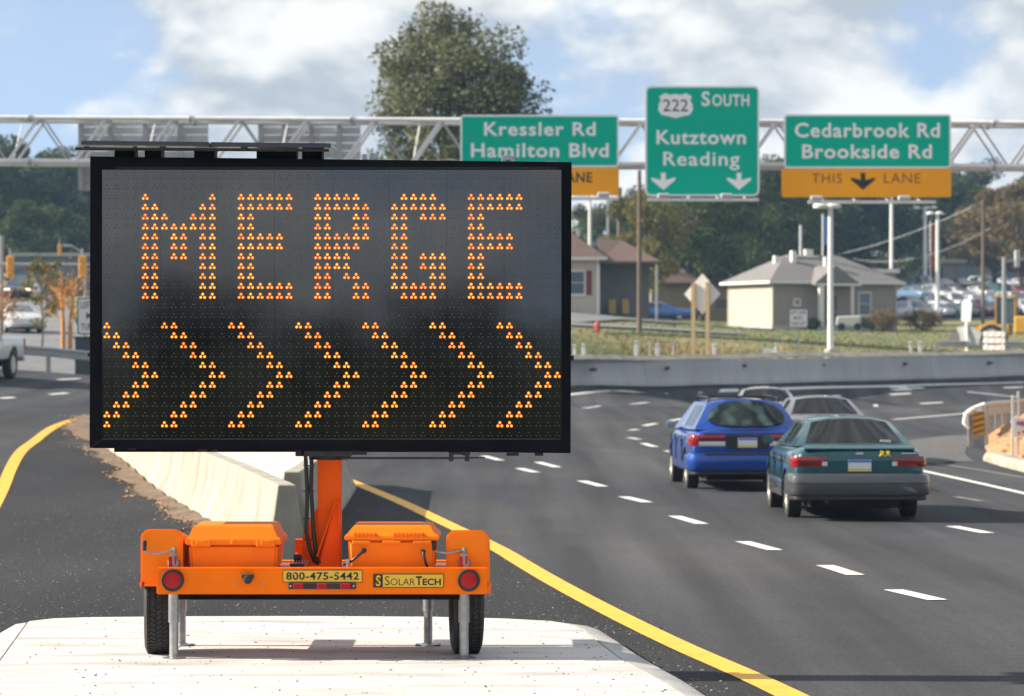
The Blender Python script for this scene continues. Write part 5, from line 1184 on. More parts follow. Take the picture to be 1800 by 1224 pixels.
# hedge and trees across the road behind the viewer: they show as the dark band in the glossy board
hd = thing('hedge', 'dark hedge across the road behind the viewer, mirrored low in the board', 'hedge', at(-4, -16))
hr = np.random.default_rng(77); hp = np.stack([hr.uniform(-22, 22, 26000), hr.normal(0, .5, 26000), hr.uniform(0, 1, 26000)], 1)
hp[:,2] = hp[:,2]*(2.0+.22*np.sin(hp[:,0]*1.3)+.16*np.sin(hp[:,0]*3.7+1)); link('foliage', leaf_mesh('foliage', hp, .20, L_dark, 78), hd)
b = MB()
for k in range(30): x = -21.5+k*1.48; b.tube([(x,0,-.2),(x+.1,0,.9),(x,0,1.6)], [.05,.04,.015], 5)
b.build('stem', bark, hd, kind='stuff')
for k in range(34):
    x = -74+k*3.4+random.uniform(-1.5, 1.5); y = -92-random.uniform(0, 14); s = random.uniform(.38, .62)*1.0
    tree(('dark', 'dark2', 'round')[k % 3], 'tree in the row across the road behind the viewer, mirrored in the board', at(x, y, -.3), s, k, s*random.uniform(.55, .80), group='row of trees behind the viewer')
tree('young', 'young green roadside tree behind the left guardrail', on(74, 128), 1.0, .3, 1.05)
for k, (x, y) in enumerate(((-27,-16),(-33,-14),(-31,-19.5))): tree('dark', 'added tall dark tree, unseen behind the viewer, to shade the hedge, %s' % ('nearest it', 'farthest from it', 'beside the nearest')[k], at(x, y, -.3), 1.0, k*2.0, .95)  # added unseen trees, put in only to cast shade on the hedge
# bare orange tree with two stems
ot = thing('bare_tree', 'orange leafless tree with two stems behind the left guardrail', 'tree', on(117, 126))
otm = mat('orange_bark', (.50,.24,.06), .8, c2=(.42,.2,.06), scale=5)
for x, lean in ((-.13, -.05), (.14, .08)):
    b = MB(); b.tube([(x,0,-.2), (x,0,1.2), (x+lean,0,2.2), (x+lean*3,.1,3.0)], [.10,.085,.06,.02], 8); b.build('stem', otm, ot, smooth=60)
r = np.random.default_rng(9)
br = MB()
for k in range(26):
    z0 = r.uniform(1.3, 2.7); a = r.uniform(0, 6.28); L_ = r.uniform(.7, 1.5); x = (-.13, .14)[k % 2]
    br.tube([(x,0,z0), (x+math.cos(a)*L_*.5, math.sin(a)*L_*.5, z0+L_*.35), (x+math.cos(a)*L_, math.sin(a)*L_, z0+L_*r.uniform(.4, .9))], [.028,.018,.006], 5)
br.build('branch', otm, ot, smooth=60, kind='stuff')
pts = r.normal(size=(300,3))*np.array([.75,.6,.62])+np.array([.1,0,2.5]); link('crown', leaf_mesh('crown', pts, .13, L_or, 3), ot)
ob = thing('orange_shrub', 'small orange leaved shrub at the left picture edge above the pickup', 'shrub', on(2, 140))
pts = r.normal(size=(500,3))*np.array([.40,.3,.4])+np.array([0,0,1.5]); link('foliage', leaf_mesh('foliage', pts, .16, L_or, 4), ob); b = MB(); b.tube([(0,0,-.2),(0,0,1.2)], [.06,.03], 6); b.build('stem', bark, ob)
def shrub(label, loc, w, h, m, n=1500, size=.16):
    o = thing('shrub', label, 'shrub', loc); u = r.normal(size=(n,3)); u /= np.linalg.norm(u, axis=1)[:,None]; u *= r.uniform(.3, 1, (n,1))**.5
    u *= (1+.18*np.sin(u[:,:1]*7+u[:,1:2]*5)); pts = u*np.array([w/2, w/2*.8, h/2])+np.array([0,0,h*.5]); link('foliage', leaf_mesh('foliage', pts, size, m, n), o)
    b = MB(); b.tube([(0,0,-.1),(0,0,h*.5)], [.05,.02], 5); b.build('stem', bark, o); return o
shrub('brown green shrub at the right corner of the grey roofed house', on(1552, 226), 2.2, 1.5, L_rust)
shrub('wide brownish shrub on the lawn below the dealer lot', on(1622, 232), 2.8, 1.5, L_rust, 2000)
shrub('dark low shrub under the house window', on(1532, 229), 1.5, .9, L_dark, 900)
shrub('dark shrub beside the white porch post', on(1428, 229), 1.3, .8, L_dark, 900)

# dry grass behind the barrier and lawn tufts
def fgrass():
    while True:
        t = random.random(); x = -8+48*t; y = bar_y(x)+.6+random.expovariate(1/5.0)
        if y < bar_y(x)+26: return x, y
V, Fc = [], []
for _ in range(26000):
    x, y = fgrass(); z0 = g(x, y)-.08; a = random.random()*6.28; h_ = random.uniform(.08, .34)*math.exp(-(y-bar_y(x))/22); w_ = .03; lx, ly = random.gauss(0, .08), random.gauss(0, .08); o = len(V)
    V += [(x-math.cos(a)*w_, y-math.sin(a)*w_, z0), (x+math.cos(a)*w_, y+math.sin(a)*w_, z0), (x+lx, y+ly, z0+h_)]; Fc.append((o, o+1, o+2))
b = MB(); b.add(V, Fc); b.build('dry_grass', mat('dry_grass_blades', (.27,.18,.07), .9, c2=(.14,.155,.05), scale=.16, island=.4, lo=.42, hi=.6), None, kind='stuff', label='dry orange and green grass growing behind the far barrier', category='grass')
V, Fc = [], []
for _ in range(9000):
    px = random.uniform(1000, 1800); Y = random.uniform(165, 262); p = on(px, Y); a = random.random()*6.28; h_ = random.uniform(.04, .09); o = len(V); z0 = p.z-.08
    V += [(p.x-math.cos(a)*.06, p.y-math.sin(a)*.06, z0), (p.x+math.cos(a)*.06, p.y+math.sin(a)*.06, z0), (p.x+random.gauss(0, .05), p.y, z0+h_)]; Fc.append((o, o+1, o+2))
b = MB(); b.add(V, Fc); b.build('lawn_grass', mat('lawn_blades', (.12,.145,.035), .9, c2=(.20,.19,.055), scale=.2, island=.25), None, kind='stuff', label='green lawn grass in front of the houses', category='grass')
# drive and lane in front of the houses
drv = mat('drive_asphalt', (.13,.135,.145), .9, c2=(.18,.18,.185), scale=1, bump=.2)
xA = [((px-900)/F*190, 190) for px in (900, 1000, 1100, 1200, 1300)]; xB = [((px-900)/F*184.5, 184.5) for px in (900, 1000, 1100, 1200, 1320)]
ruled('lane', xA, xB, 40, 8, .03, drv, kind='structure')
ruled('driveway', [((px-900)/F*Y, Y) for px, Y in ((900,209.5),(1010,209.5),(1120,216),(1190,219))], [((px-900)/F*Y, Y) for px, Y in ((900,186),(1020,191),(1095,203),(1195,206))], 40, 16, .035, drv, kind='structure')
ruled('car_lot', [((px-900)/F*284, 284) for px in (1590, 1700, 1900)], [((px-900)/F*352, 352) for px in (1585, 1700, 1900)], 24, 30, .05, drv, kind='structure')
ruled('side_street', [((px-900)/F*110, 110) for px in (-150, 40, 200)], [((px-900)/F*262, 262) for px in (-40, 30, 90)], 10, 60, .05, drv, kind='structure')

# ------------------------------------------------------------------ houses
siding_tan = mat('tan_siding', (.46,.40,.32), .7, c2=(.40,.35,.28), scale=2); siding_shade = mat('shaded_tan_siding', (.30,.255,.225), .75, c2=(.26,.225,.20), scale=2)  # front wall: the same tan siding, its shade put into a darker colour
stucco = mat('cream_wall', (.50,.44,.36), .8, c2=(.44,.39,.32), scale=2); roof_brown = mat('brown_shingle', (.125,.080,.062), .9, c2=(.085,.056,.045), scale=5, bump=.4, bscale=14)
roof_grey = mat('grey_shingle', (.19,.18,.175), .9, c2=(.14,.135,.135), scale=5, bump=.4, bscale=14); house_trim = mat('white_house_trim', (.68,.66,.62), .6); pane_m = mat('window_pane', (.06,.085,.11), .1, coat=.5)
maroon = mat('maroon_shutter', (.16,.03,.03), .7); wood_post = mat('tan_wood_post', (.46,.33,.19), .8, c2=(.38,.27,.15), scale=6); pole_wood = mat('utility_pole_wood', (.13,.095,.075), .9, c2=(.17,.13,.10), scale=4)
def boards(parent, x0, x1, z0, z1, y, facing, m, h=.20, tri=None):
    """clapboards on a wall; facing 'y' -> along x at y, 'x' -> along y at x"""
    z = z0; k = 0
    while z < z1-.02:
        zz = min(z+h-.006, z1); b = MB()
        if facing == 'y': b.add([(x0,y,z),(x1,y,z),(x1,y+.02,z),(x0,y+.02,z),(x0,y+.012,zz),(x1,y+.012,zz),(x1,y+.02,zz),(x0,y+.02,zz)], [(0,3,2,1),(4,5,6,7),(0,1,5,4),(1,2,6,5),(2,3,7,6),(3,0,4,7)])
        else: b.add([(y,x0,z),(y,x1,z),(y+.02,x1,z),(y+.02,x0,z),(y+.012,x0,zz),(y+.012,x1,zz),(y+.02,x1,zz),(y+.02,x0,zz)], [(0,3,2,1),(4,5,6,7),(0,1,5,4),(1,2,6,5),(2,3,7,6),(3,0,4,7)])
        b.build('clapboard', m, parent); z += h; k += 1
def window(root, x0, x1, z0, z1, y, shutter=None):
    b = MB(); b.box(x0-.10, x1+.10, y-.05, y+.03, z0-.10, z1+.10); f = b.build('window', house_trim, root)
    for (a, c) in ((z0, (z0+z1)/2-.02), ((z0+z1)/2+.02, z1)): b = MB(); b.box(x0, x1, y-.06, y-.049, a, c); b.build('pane', pane_m, f)
    b = MB(); b.box(x0-.14, x1+.14, y-.10, y-.04, z0-.15, z0-.101); b.build('sill', house_trim, f)
    if shutter:
        for a, c in ((x0-.50, x0-.12), (x1+.12, x1+.50)): b = MB(); b.box(a, c, y-.04, y+.02, z0-.08, z1+.08); b.build('shutter', shutter, f)
def hip(b, x0, x1, y0, y1, z0, h, oh=.45, ridge=None, th=.14):
    X0, X1, Y0, Y1 = x0-oh, x1+oh, y0-oh, y1+oh; d = (Y1-Y0)/2; rx0, rx1 = X0+d*.85, X1-d*.85
    if rx1 < rx0: rx0 = rx1 = (X0+X1)/2
    ym = (Y0+Y1)/2
    b.add([(X0,Y0,z0),(X1,Y0,z0),(X1,Y1,z0),(X0,Y1,z0),(X0,Y0,z0+th),(X1,Y0,z0+th),(X1,Y1,z0+th),(X0,Y1,z0+th),(rx0,ym,z0+h),(rx1,ym,z0+h)],
          [(0,3,2,1),(0,1,5,4),(1,2,6,5),(2,3,7,6),(3,0,4,7),(4,5,9,8),(5,6,9),(6,7,8,9),(7,4,8)])
# grey roofed house on the right
h2p = on(1358, 229); h2 = thing('bungalow', 'low tan bungalow with a grey hip roof and white porch post', 'house', h2p, R(24))
Wd, Dp, Hh = 9.9, 6.6, 3.15
b = MB(); b.box(.03, Wd-.03, .03, Dp, -.9, Hh); b.build('wall', siding_shade, h2)
boards(h2, 0, Wd, .25, Hh, 0, 'y', siding_shade); boards(h2, 0, Dp, .25, Hh-.02, 0, 'x', siding_tan)
b = MB(); b.box(-.06, Wd+.05, -.05, Dp, -.9, .22); b.build('plinth', barrier_far, h2)
for x, y in ((-.03,-.03),(Wd-.09,-.03),(-.03,Dp-.1)): b = MB(); b.box(x, x+.12, y, y+.12, .22, Hh); b.build('corner_board', siding_tan, h2)
b = MB(); hip(b, 0, Wd, 0, Dp, Hh, 2.05); rf = b.build('roof', roof_grey, h2)
b = MB(); b.box(-.5, Wd+.5, -.49, -.452, Hh-.02, Hh+.16); b.box(-.49, -.452, -.45, Dp+.4, Hh-.02, Hh+.16); b.build('gutter', house_trim, rf)
b = MB(); b.prism([(2.6,Hh-.05),(6.3,Hh-.05),(4.3,Hh+1.25)], 'y', -1.25, 1.6); b.build('porch_roof', roof_grey, h2)
b = MB(); b.box(2.55, 6.35, -1.30, -1.251, Hh-.16, Hh-.02); b.build('porch_beam', house_trim, h2)
b = MB(); b.box(3.05, 3.40, -1.22, -.95, .0, Hh-.16); b.build('porch_post', house_trim, h2)
b = MB(); b.box(5.6, 5.78, -1.2, -1.02, .0, Hh-.16); b.build('porch_post', house_trim, h2)
b = MB(); b.box(2.7, 6.3, -1.3, -.06, -.6, .16); b.build('porch_step', barrier_far, h2)
b = MB(); b.box(4.15, 5.05, -.06, .01, .17, 2.3); d_ = b.build('door', mat('dark_door', (.08,.07,.07), .5), h2); b = MB(); b.box(4.95, 5.0, -.1, -.061, 1.1, 1.2); b.build('handle', galv, d_)
window(h2, 6.9, 7.75, 1.0, 2.5, 0); window(h2, 1.75, 2.1, 1.7, 2.0, 0)
for x, y, w_, hh_ in ((1.75,2.9,.30,2.35),(2.75,2.2,.34,2.7),(4.4,3.0,.5,2.85),(4.95,1.4,.28,2.25),(3.5,3.2,.22,2.5)):
    b = MB(); b.box(x, x+w_, y, y+w_, Hh+.3, Hh+hh_-.35); b.build('roof_vent', house_trim, rf)
b = MB(); b.box(2.75, 5.3, 2.95, 3.05, Hh+1.92, Hh+2.06); b.build('roof_rail', house_trim, rf)
b = MB(); b.cyl((4.05,3.3,Hh+1.9), (4.05,3.3,Hh+4.2), .10, n=10); b.build('flue', alu, rf)
hw_ = thing('white_bin_cart', 'white tilted garden cart in front of the bungalow window', 'cart', on(1491, 226)); 
b = MB(); b.add([(-.9,-.3,.35),(.7,-.3,.25),(.9,.3,.25),(-.7,.3,.35),(-.8,-.35,.95),(.8,-.35,1.0),(.9,.35,1.0),(-.7,.35,.95)], [(0,3,2,1),(4,5,6,7),(0,1,5,4),(1,2,6,5),(2,3,7,6),(3,0,4,7)]); b.build('tub', house_trim, hw_, bevel=.05)
for x in (-.5,.6): b = MB(); b.cyl((x,-.42,.25), (x,-.34,.25), .25, n=14); b.build('wheel', rubber, hw_)
# brown roofed house on the left
h1p = on(1053, 209); h1 = thing('brown_roof_house', 'cream house with a brown hip roof and maroon shutters beside the message board', 'house', h1p, R(0))
b = MB(); b.box(-9.5, 0, .02, 8, -1.2, 3.5); b.build('wall', stucco, h1)
b = MB(); b.box(-.16, .04, -.05, .15, -.6, 3.5); b.build('corner_board', house_trim, h1)
b = MB(); hip(b, -9.5, 0, 0, 8, 3.5, 3.0, .5); rf = b.build('roof', roof_brown, h1)
b = MB(); b.box(-10, .52, -.55, -.502, 3.48, 3.66); b.build('gutter', house_trim, rf)
window(h1, -1.95, -.95, 1.35, 2.75, .02, maroon); window(h1, -5.4, -4.2, 1.35, 2.75, .02, maroon)
b = MB(); b.box(.06, 3.3, 2.6, 7.6, -1.2, 3.25); b.build('wing_wall', mat('shaded_wing_wall', (.16,.17,.165), .8, c2=(.14,.145,.14), scale=2), h1)  # the porch shade on this wing is put into its dark wall colour
boards(h1, .06, 3.3, .6, 3.2, 2.575, 'y', MATS['shaded_wing_wall'], .26)
b = MB(); b.add([(0,-.2,3.25),(3.9,-.2,3.25),(3.9,8,3.25),(0,8,3.25),(0,-.2,3.4),(3.9,-.2,3.4),(3.9,8,3.4),(0,8,3.4),(.0,3.5,5.0),(1.6,3.8,4.85)], [(0,3,2,1),(0,1,5,4),(1,2,6,5),(2,3,7,6),(3,0,4,7),(4,5,9,8),(5,6,9),(6,7,8,9),(7,4,8)]); b.build('wing_roof', roof_brown, h1)
b = MB(); b.box(3.55, 3.7, .0, .15, -.8, 3.25); b.build('porch_post', house_trim, h1)
for x in (.9, 1.75): b = MB(); b.box(x-.22, x+.22, 1.9, 2.4, .1, .55); b.box(x-.22, x+.22, 2.3, 2.4, .55, 1.05); b.build('porch_chair', mat('yellow_chair', (.5,.33,.08), .6), h1, bevel=.02)
# dealership behind the cars, roofs on the left hill
dl = thing('dealer_building', 'long low grey building behind the parked cars', 'building', on(1690, 362)); dl.location.z -= .2
b = MB(); b.box(-10, 16, 0, 12, 0, 2.2); b.build('wall', mat('grey_block', (.25,.24,.235), .8, c2=(.21,.2,.2), scale=1), dl)
b = MB(); b.box(-10.5, 16.5, -.5, 12.5, 2.2, 2.6); b.build('roof', mat('pale_roof_edge', (.36,.35,.34), .7), dl)
for k in range(6): b = MB(); b.box(-8.5+4*k, -6+4*k, -.03, .02, .5, 1.7); b.build('window', pane_m, dl)
db = thing('flat_building', 'white roofed low building just behind the grey hip roof', 'building', on(1556, 300)); b = MB(); b.box(-4.5, 1.0, 0, 6, -1, 3.6); b.build('wall', MATS['grey_block'], db); b = MB(); b.box(-4.8, 1.3, -.3, 6.3, 3.6, 3.95); b.build('roof', house_trim, db)
for k in range(2): b = MB(); b.box(-3.4+2.3*k, -1.9+2.3*k, -.03, .02, 1.6, 3.0); b.build('window', pane_m, db)
hb = thing('hill_building', 'low dark building among the trees on the left hill', 'building', on(82, 292)); b = MB(); b.box(-3, 4, 0, 5, -1, 3.4); b.build('wall', mat('slate_wall', (.10,.12,.15), .8), hb); b = MB(); b.box(-3.3, 4.3, -.3, 5.3, 3.4, 3.7); b.build('roof', MATS['pale_roof_edge'], hb)
for k in range(3): b = MB(); b.box(-2.4+2*k, -1.1+2*k, -.03, .02, 1.0, 2.2); b.build('window', pane_m, hb)
bd = thing('utility_cabinet', 'dark grey cabinet below the lane sign at the board edge', 'cabinet', on(150, 108)); b = MB(); b.box(-.35, .9, 0, .5, 0, 1.25); b.build('housing', mat('cabinet_slate', (.03,.045,.06), .5), bd, bevel=.02); b = MB(); b.box(-.40, .95, -.05, .55, 1.25, 1.31); b.build('lid', MATS['cabinet_slate'], bd)

# ------------------------------------------------------------------ poles, signs and street furniture
pole_white = mat('white_pole_paint', (.70,.70,.68), .5)
def lamp_pole(label, loc, h, heads, rad=.09, hw=.62):
    r0 = thing('light_pole', label, 'light pole', loc, 0, None)
    b = MB(); b.cyl((0,0,-.5), (0,0,h), rad*1.15, rad*.85, n=12); b.build('pole', pole_white, r0, smooth=40)
    b = MB(); b.cyl((0,0,-.3), (0,0,.5), rad*2.2, n=12); b.build('footing', barrier_far, r0, smooth=40)
    b = MB(); b.bar((-hw*1.1,0,h-.05), (hw*1.1,0,h-.05), .07, .07); b.build('crossarm', pole_white, r0)
    for s in heads:
        b = MB(); b.lathe([(-.12,.18),(-.10,.33),(.02,.36),(.12,.25),(.16,.0001)], (s*hw,0,h), 'z', 16); b.build('lamp_head', pole_white, r0, smooth=40)
lamp_pole('thick white light pole standing just behind the far barrier', on(1460, 150), 7.0, (-1, .25), .13, .45)
lamp_pole('white light pole behind the bungalow roof', on(1567, 308), 10.4, (-1, 1), .17, .75)
lamp_pole('white light pole at the back of the dealer lot, beside a nearer one', on(1626, 348), 8.2, (-1, .2, 1), .20, .9)
lamp_pole('white light pole at the front of the dealer lot', on(1648, 286), 9.2, (-1, .25), .17, .62)
lamp_pole('white light pole over the brown roof, nearest the board', on(1037, 300), 10.2, (-1, 1), .17, .7)
lamp_pole('short white twin light pole over the brown roof', on(1068, 300), 9.9, (-.5, .5), .13, .7)
def flag(label, loc, z0, z1, w_, colr):
    r0 = thing('banner', label, 'banner', loc); b = MB(); b.box(0, w_, -.02, .02, z0, z1); b.build('cloth', colr, r0); b = MB(); b.cyl((-.04,0,-.5), (-.04,0,z1+.15), .05, n=8); b.build('pole', pole_white, r0)
flag('blue banner beside the thick white light pole', on(1447, 240), 6.0, 8.1, .55, mat('banner_blue', (.10,.22,.50), .7))
flag('dark red banner between two lot light poles', on(1636, 292), 4.3, 8.3, .42, mat('banner_red', (.30,.05,.07), .7))
def utility(label, px, Y, pytop, rad, arm=True):
    p = on(px, Y); h = (YH-pytop)/F*Y+HC-p.z; r0 = thing('utility_pole', label, 'utility pole', p); b = MB(); b.cyl((0,0,-.5), (0,0,h), rad, rad*.75, n=12); b.build('pole', pole_wood, r0, smooth=40)
    if arm: b = MB(); b.bar((-.9,0,h-.5), (.9,0,h-.5), .1, .12); b.build('crossarm', pole_wood, r0)
    return r0, p+Vector((0,0,h))
_, u1 = utility('brown wooden utility pole in front of the blue coupe', 1124, 178, 300, .14, False)
_, u2 = utility('brown wooden utility pole between house and yellowing tree', 1089, 262, 330, .26, False)
_, u3 = utility('brown wooden utility pole beside the parked cars on the right', 1728, 262, 352, .15)
def wire(label, a, c, sag, rad=.02):
    pts = [a+(c-a)*t-Vector((0,0,sag*4*t*(1-t))) for t in np.linspace(0, 1, 17)]; b = MB(); b.tube(pts, rad, 5); b.build('overhead_wire', alu, None, label=label, category='wire')
wire('pale overhead wire running from the right utility pole behind the bungalow', u3+Vector((-.6,0,-.4)), P(1380, 462, 300), .8, .022)
wire('second thinner overhead wire above the parked cars', u3+Vector((.6,0,-2.2)), P(1500, 455, 320), 1.2, .016)

def post(label, px, Y, py0, w_=.09, m=None, tilt=0.0):
    p = on(px, Y); h = (YH-py0)/F*Y+HC-p.z; r0 = thing('marker_post', label, 'marker post', p, 0, 'white marker posts behind the barrier'); r0.rotation_euler = (0, tilt, 0)
    b = MB(); b.box(-w_/2, w_/2, -.03, .03, -.3, h); b.build('post', m or pole_white, r0, bevel=.012); b = MB(); b.box(-w_/2-.004, w_/2+.004, -.034, .034, h-.14, h-.05); b.build('reflector', alu, r0)
grey_post = mat('grey_post', (.42,.40,.36), .7)
for px, py, m, w_, lab in ((1010,606,pole_white,.10,'white marker post nearest the message board'),(1026,604,pole_white,.13,'second white marker post from the message board'),(1119,599,pole_white,.15,'widest white marker post, before the utility pole'),(1143,600,grey_post,.10,'thin grey post right of the utility pole'),(1156,604,pole_white,.15,'white marker post between two thin grey posts'),(1184,600,grey_post,.10,'thin grey post left of the diamond sign'),(1256,604,pole_white,.13,'white marker post right of the diamond sign'),(1364,603,pole_white,.10,'white marker post beside the small white board'),(1376,601,mat('amber_post', (.5,.33,.12), .7),.07,'thin amber post right of the small white board')): post(lab, px, bar_y((px-900)/F*135)+2.5, py, w_, m)
post('white marker post leaning left, below the dealer lot', 1605, bar_y((1602-900)/F*150)+3, 601, .14, None, R(-6)); post('upright white marker post below the dealer lot', 1618, bar_y((1618-900)/F*150)+3, 601, .17)
# diamond sign seen from behind
Yd = 139; dz_ = on(1232, Y=Yd); ds = thing('diamond_sign', 'back of a white diamond sign on two wooden posts behind the far barrier', 'road sign', dz_, R(-14))
def dq(px, py): p = P(px, py, Yd)-dz_; return p.x, p.z
cx, czz = dq(1234, 517); hw2 = 35*Yd/F; b = MB(); b.prism([(cx, czz+hw2*1.03), (cx-hw2*.93, czz), (cx, czz-hw2*1.03), (cx+hw2*.93, czz)], 'y', .07, .09); b.build('panel', mat('bright_aluminium', (.75,.73,.68), .45), ds)
for px, py in ((1218.5,498),(1244,496)): x, z_ = dq(px, py); b = MB(); b.box(x-.08, x+.08, -.06, .069, -.4, z_); b.build('post', wood_post, ds)
# white regulatory sign in front of the bungalow
def lane_sign(label, px0, px1, py0, py1, Y, post_py, tm, withpost=True):
    a, c = P(px0, py0, Y), P(px1, py1, Y); base = at((a.x+c.x)/2, Y); r0 = thing('lane_sign', label, 'road sign', base); w_ = c.x-a.x; z0, z1 = c.z-base.z, a.z-base.z
    b = MB(); panel_box(b, -w_/2, w_/2, z0, z1, 0, .02, .05); b.build('border', ink, r0); e = w_*.03
    b = MB(); panel_box(b, -w_/2+e, w_/2-e, z0+e, z1-e, -.003, -.0005, .04); b.build('panel', white_plastic, r0)
    h = z1-z0
    for s, f0, f1, ww in (('LEFT LANE', .72, .90, .80), ('MUST', .42, .60, .50), ('TURN LEFT', .12, .30, .80)): text('lettering', s, r0, -w_/2*ww, w_/2*ww, z0+h*f0, z0+h*f1, -.003, tm, bold=.01, th=.003)
    b = MB(); b.box(-.04, .04, .021, .08, -.4, z1-.1); b.build('post', galv, r0)
lane_sign('white lane use sign on a thin post in front of the bungalow', 1387, 1420, 543, 576, 148, 635, ink)
lane_sign('white lane use sign half hidden at the left edge of the message board', 136, 199, 524, 588, 72, 690, ink)
wb_ = thing('small_board', 'small blank white board low behind the barrier', 'board', on(1353, 141)); a = P(1342, 613, 141)-wb_.location; c = P(1365, 627, 141)-wb_.location
b = MB(); b.box(a.x, c.x, 0, .03, c.z, a.z); b.build('panel', white_plastic, wb_, bevel=.004); b = MB(); b.box(-.03, .03, .031, .07, -.3, a.z); b.build('post', galv, wb_)
hy = thing('fire_hydrant', 'red fire hydrant in the dry grass near the message board', 'hydrant', on(1050, 160)); b = MB(); b.lathe([(-.1,.16),(.05,.16),(.06,.12),(.5,.12),(.52,.16),(.58,.15),(.68,.08),(.74,.03)], (0,0,0), 'z', 14); b.build('barrel', mat('hydrant_red', (.42,.07,.045), .6), hy, smooth=40); b = MB(); b.cyl((-.22,0,.42), (.22,0,.42), .06, n=10); b.build('outlet', MATS['hydrant_red'], hy)
# traffic signals on the left
sig_y = mat('signal_yellow', (.75,.33,.02), .5, c2=(.68,.29,.02), scale=3); dark_lens = mat('dark_lens', (.03,.02,.02), .3)
def signal(label, px, py0, py1, Y, hang=None, turned=False):
    a, c = P(px, py0, Y), P(px, py1, Y); h = a.z-c.z; r0 = thing('traffic_signal', label, 'traffic signal', (c.x, Y, c.z), R(180)); w_ = h*.32
    for k in range(3):
        b = MB(); b.box(-w_/2, w_/2, -.1, .12, k*h/3+.01, (k+1)*h/3-.01); s_ = b.build('housing', sig_y, r0, bevel=.03); b = MB(); b.lathe([(-.0,w_*.36),(-.03,w_*.30),(-.04,.0001)], (0,-.1,(k+.5)*h/3), 'y', 14); b.build('lens', dark_lens, s_)
        b = MB(); n = 9; vv = [(math.cos(math.pi*i/(n-1))*w_*.42, yy, (k+.5)*h/3+math.sin(math.pi*i/(n-1))*w_*.42) for yy in (-.1, -.32) for i in range(n)]; b.add(vv, [(i, i+1, n+i+1, n+i) for i in range(n-1)]); b.build('visor', sig_y, s_)
    b = MB(); b.cyl((0,.05,h), (0,.05,h+.35), .04, n=8); b.build('hanger', galv, r0); return r0
signal('yellow traffic signal left of the oncoming car, at the picture edge', 18, 450, 490, 152); signal('yellow traffic signal nearest the left edge of the message board', 145, 450, 490, 152); signal('small far yellow traffic signal between the two nearer ones', 105, 430, 449, 235)
ma = thing('signal_mast', 'grey signal mast with a long arm at the left picture edge', 'signal mast', on(2, 153)); top_ = (YH-414)/F*153+HC-ma.location.z; b = MB(); b.cyl((0,0,-.3), (0,0,top_), .14, .11, n=12); b.build('pole', galv, ma, smooth=40); za = (YH-466)/F*153+HC-ma.location.z
b = MB(); b.cyl((-.1,-.6,za), (P(230,466,153).x-ma.location.x, -.6, za), .09, .06, n=10); b.bar((0,.05,za), (0,-.65,za), .12, .12); b.build('arm', galv, ma, smooth=40)
st_ = thing('street_lamp', 'grey curved street lamp behind the right hand signal on the left', 'street lamp', on(150, 190)); zt2 = (YH-446)/F*190+HC-st_.location.z; b = MB(); b.tube([(0,0,-.3),(0,0,zt2-.3),(-.3,0,zt2+.15),(-.8,0,zt2+.45)], [.09,.07,.06,.05], 8); b.build('pole', galv, st_, smooth=50); b = MB(); b.box(-1.25,-.75,-.15,.15,zt2+.38,zt2+.52); b.build('lamp_head', galv, st_, bevel=.04)
# guardrails
def guardrail(label, pts, h=.72, gap=2.0, name='guardrail'):
    pl = resample(pts, max(2, int(np.linalg.norm(np.diff(np.array(pts), axis=0), axis=1).sum()/gap)+1)); o = at(*pl[0]); r0 = thing(name, label, 'guardrail', o); prof = [(0,-.155),(.05,-.13),(.05,-.07),(0,-.03),(0,.03),(.05,.07),(.05,.13),(0,.155)]
    d = np.gradient(pl, axis=0); d /= np.linalg.norm(d, axis=1)[:,None]; secs = []
    for p, dd in zip(pl, d): nn2 = np.array([dd[1], -dd[0]]); zz = g(*p)+h-.155; secs.append([(p[0]+nn2[0]*u-o.x, p[1]+nn2[1]*u-o.y, zz+v-o.z) for u, v in prof]+[(p[0]+nn2[0]*(u-.012)-o.x, p[1]+nn2[1]*(u-.012)-o.y, zz+v-o.z) for u, v in prof[::-1]])
    b = MB(); b.loft(secs); b.build('rail', galv, r0, smooth=40)
    for p, dd in zip(pl, d): nn2 = np.array([dd[1], -dd[0]])*-.12; zz = g(*p); b = MB(); x, y = p[0]+nn2[0]-o.x, p[1]+nn2[1]-o.y; b.box(x-.06, x+.06, y-.08, y+.08, zz-.4-o.z, zz+h-.03-o.z); b.build('post', galv, r0)
    return r0
guardrail('grey steel guardrail along the far side of the left road', [(-30,97),(-22,101),(-14.6,105.6),(-8,112.5)], .80, 1.9)
gq1 = [hit(1716, 786)]; gx, gy = gq1[0]
guardrail('grey guardrail curving into the orange dirt at the right', [(gx,gy),(gx+.9,gy+5),(gx+2.6,gy+12),(gx+5.5,gy+19),(gx+9,gy+25)], .80, 1.9)
em = thing('end_marker', 'amber striped marker with a bent white terminal on the right guardrail end', 'marker', at(gx, gy-.35)); b = MB(); b.box(-.13, .13, -.02, .0, .28, .80); b.build('panel', mat('amber_marker', (.50,.27,.03), .5), em)
for k in range(4): b = MB(); b.add([(-.13,-.022,.28+.13*k), (.13,-.022,.36+.13*k), (.13,-.022,.42+.13*k if k < 3 else .80), (-.13,-.022,.34+.13*k)], [(0,1,2,3)]); b.build('stripe', mat('brown_stripe', (.16,.08,.015), .5), em)
b = MB(); b.tube([(-.20,.02,.42),(-.30,.02,.55),(-.27,.04,.74),(-.16,.1,.80),(-.05,.12,.88),(.12,.16,.95),(.17,.2,.75)], [.03,.06,.05,.07,.05,.06,.04], 8); b.build('terminal', white_plastic, em, smooth=50); b = MB(); b.box(.15, .22, .0, .08, -.2, .95); b.build('post', galv, em)
fs_ = thing('framed_sign', 'red and white panel in a white frame cut off by the right edge', 'sign', on(1781, 66)); fo = fs_.location
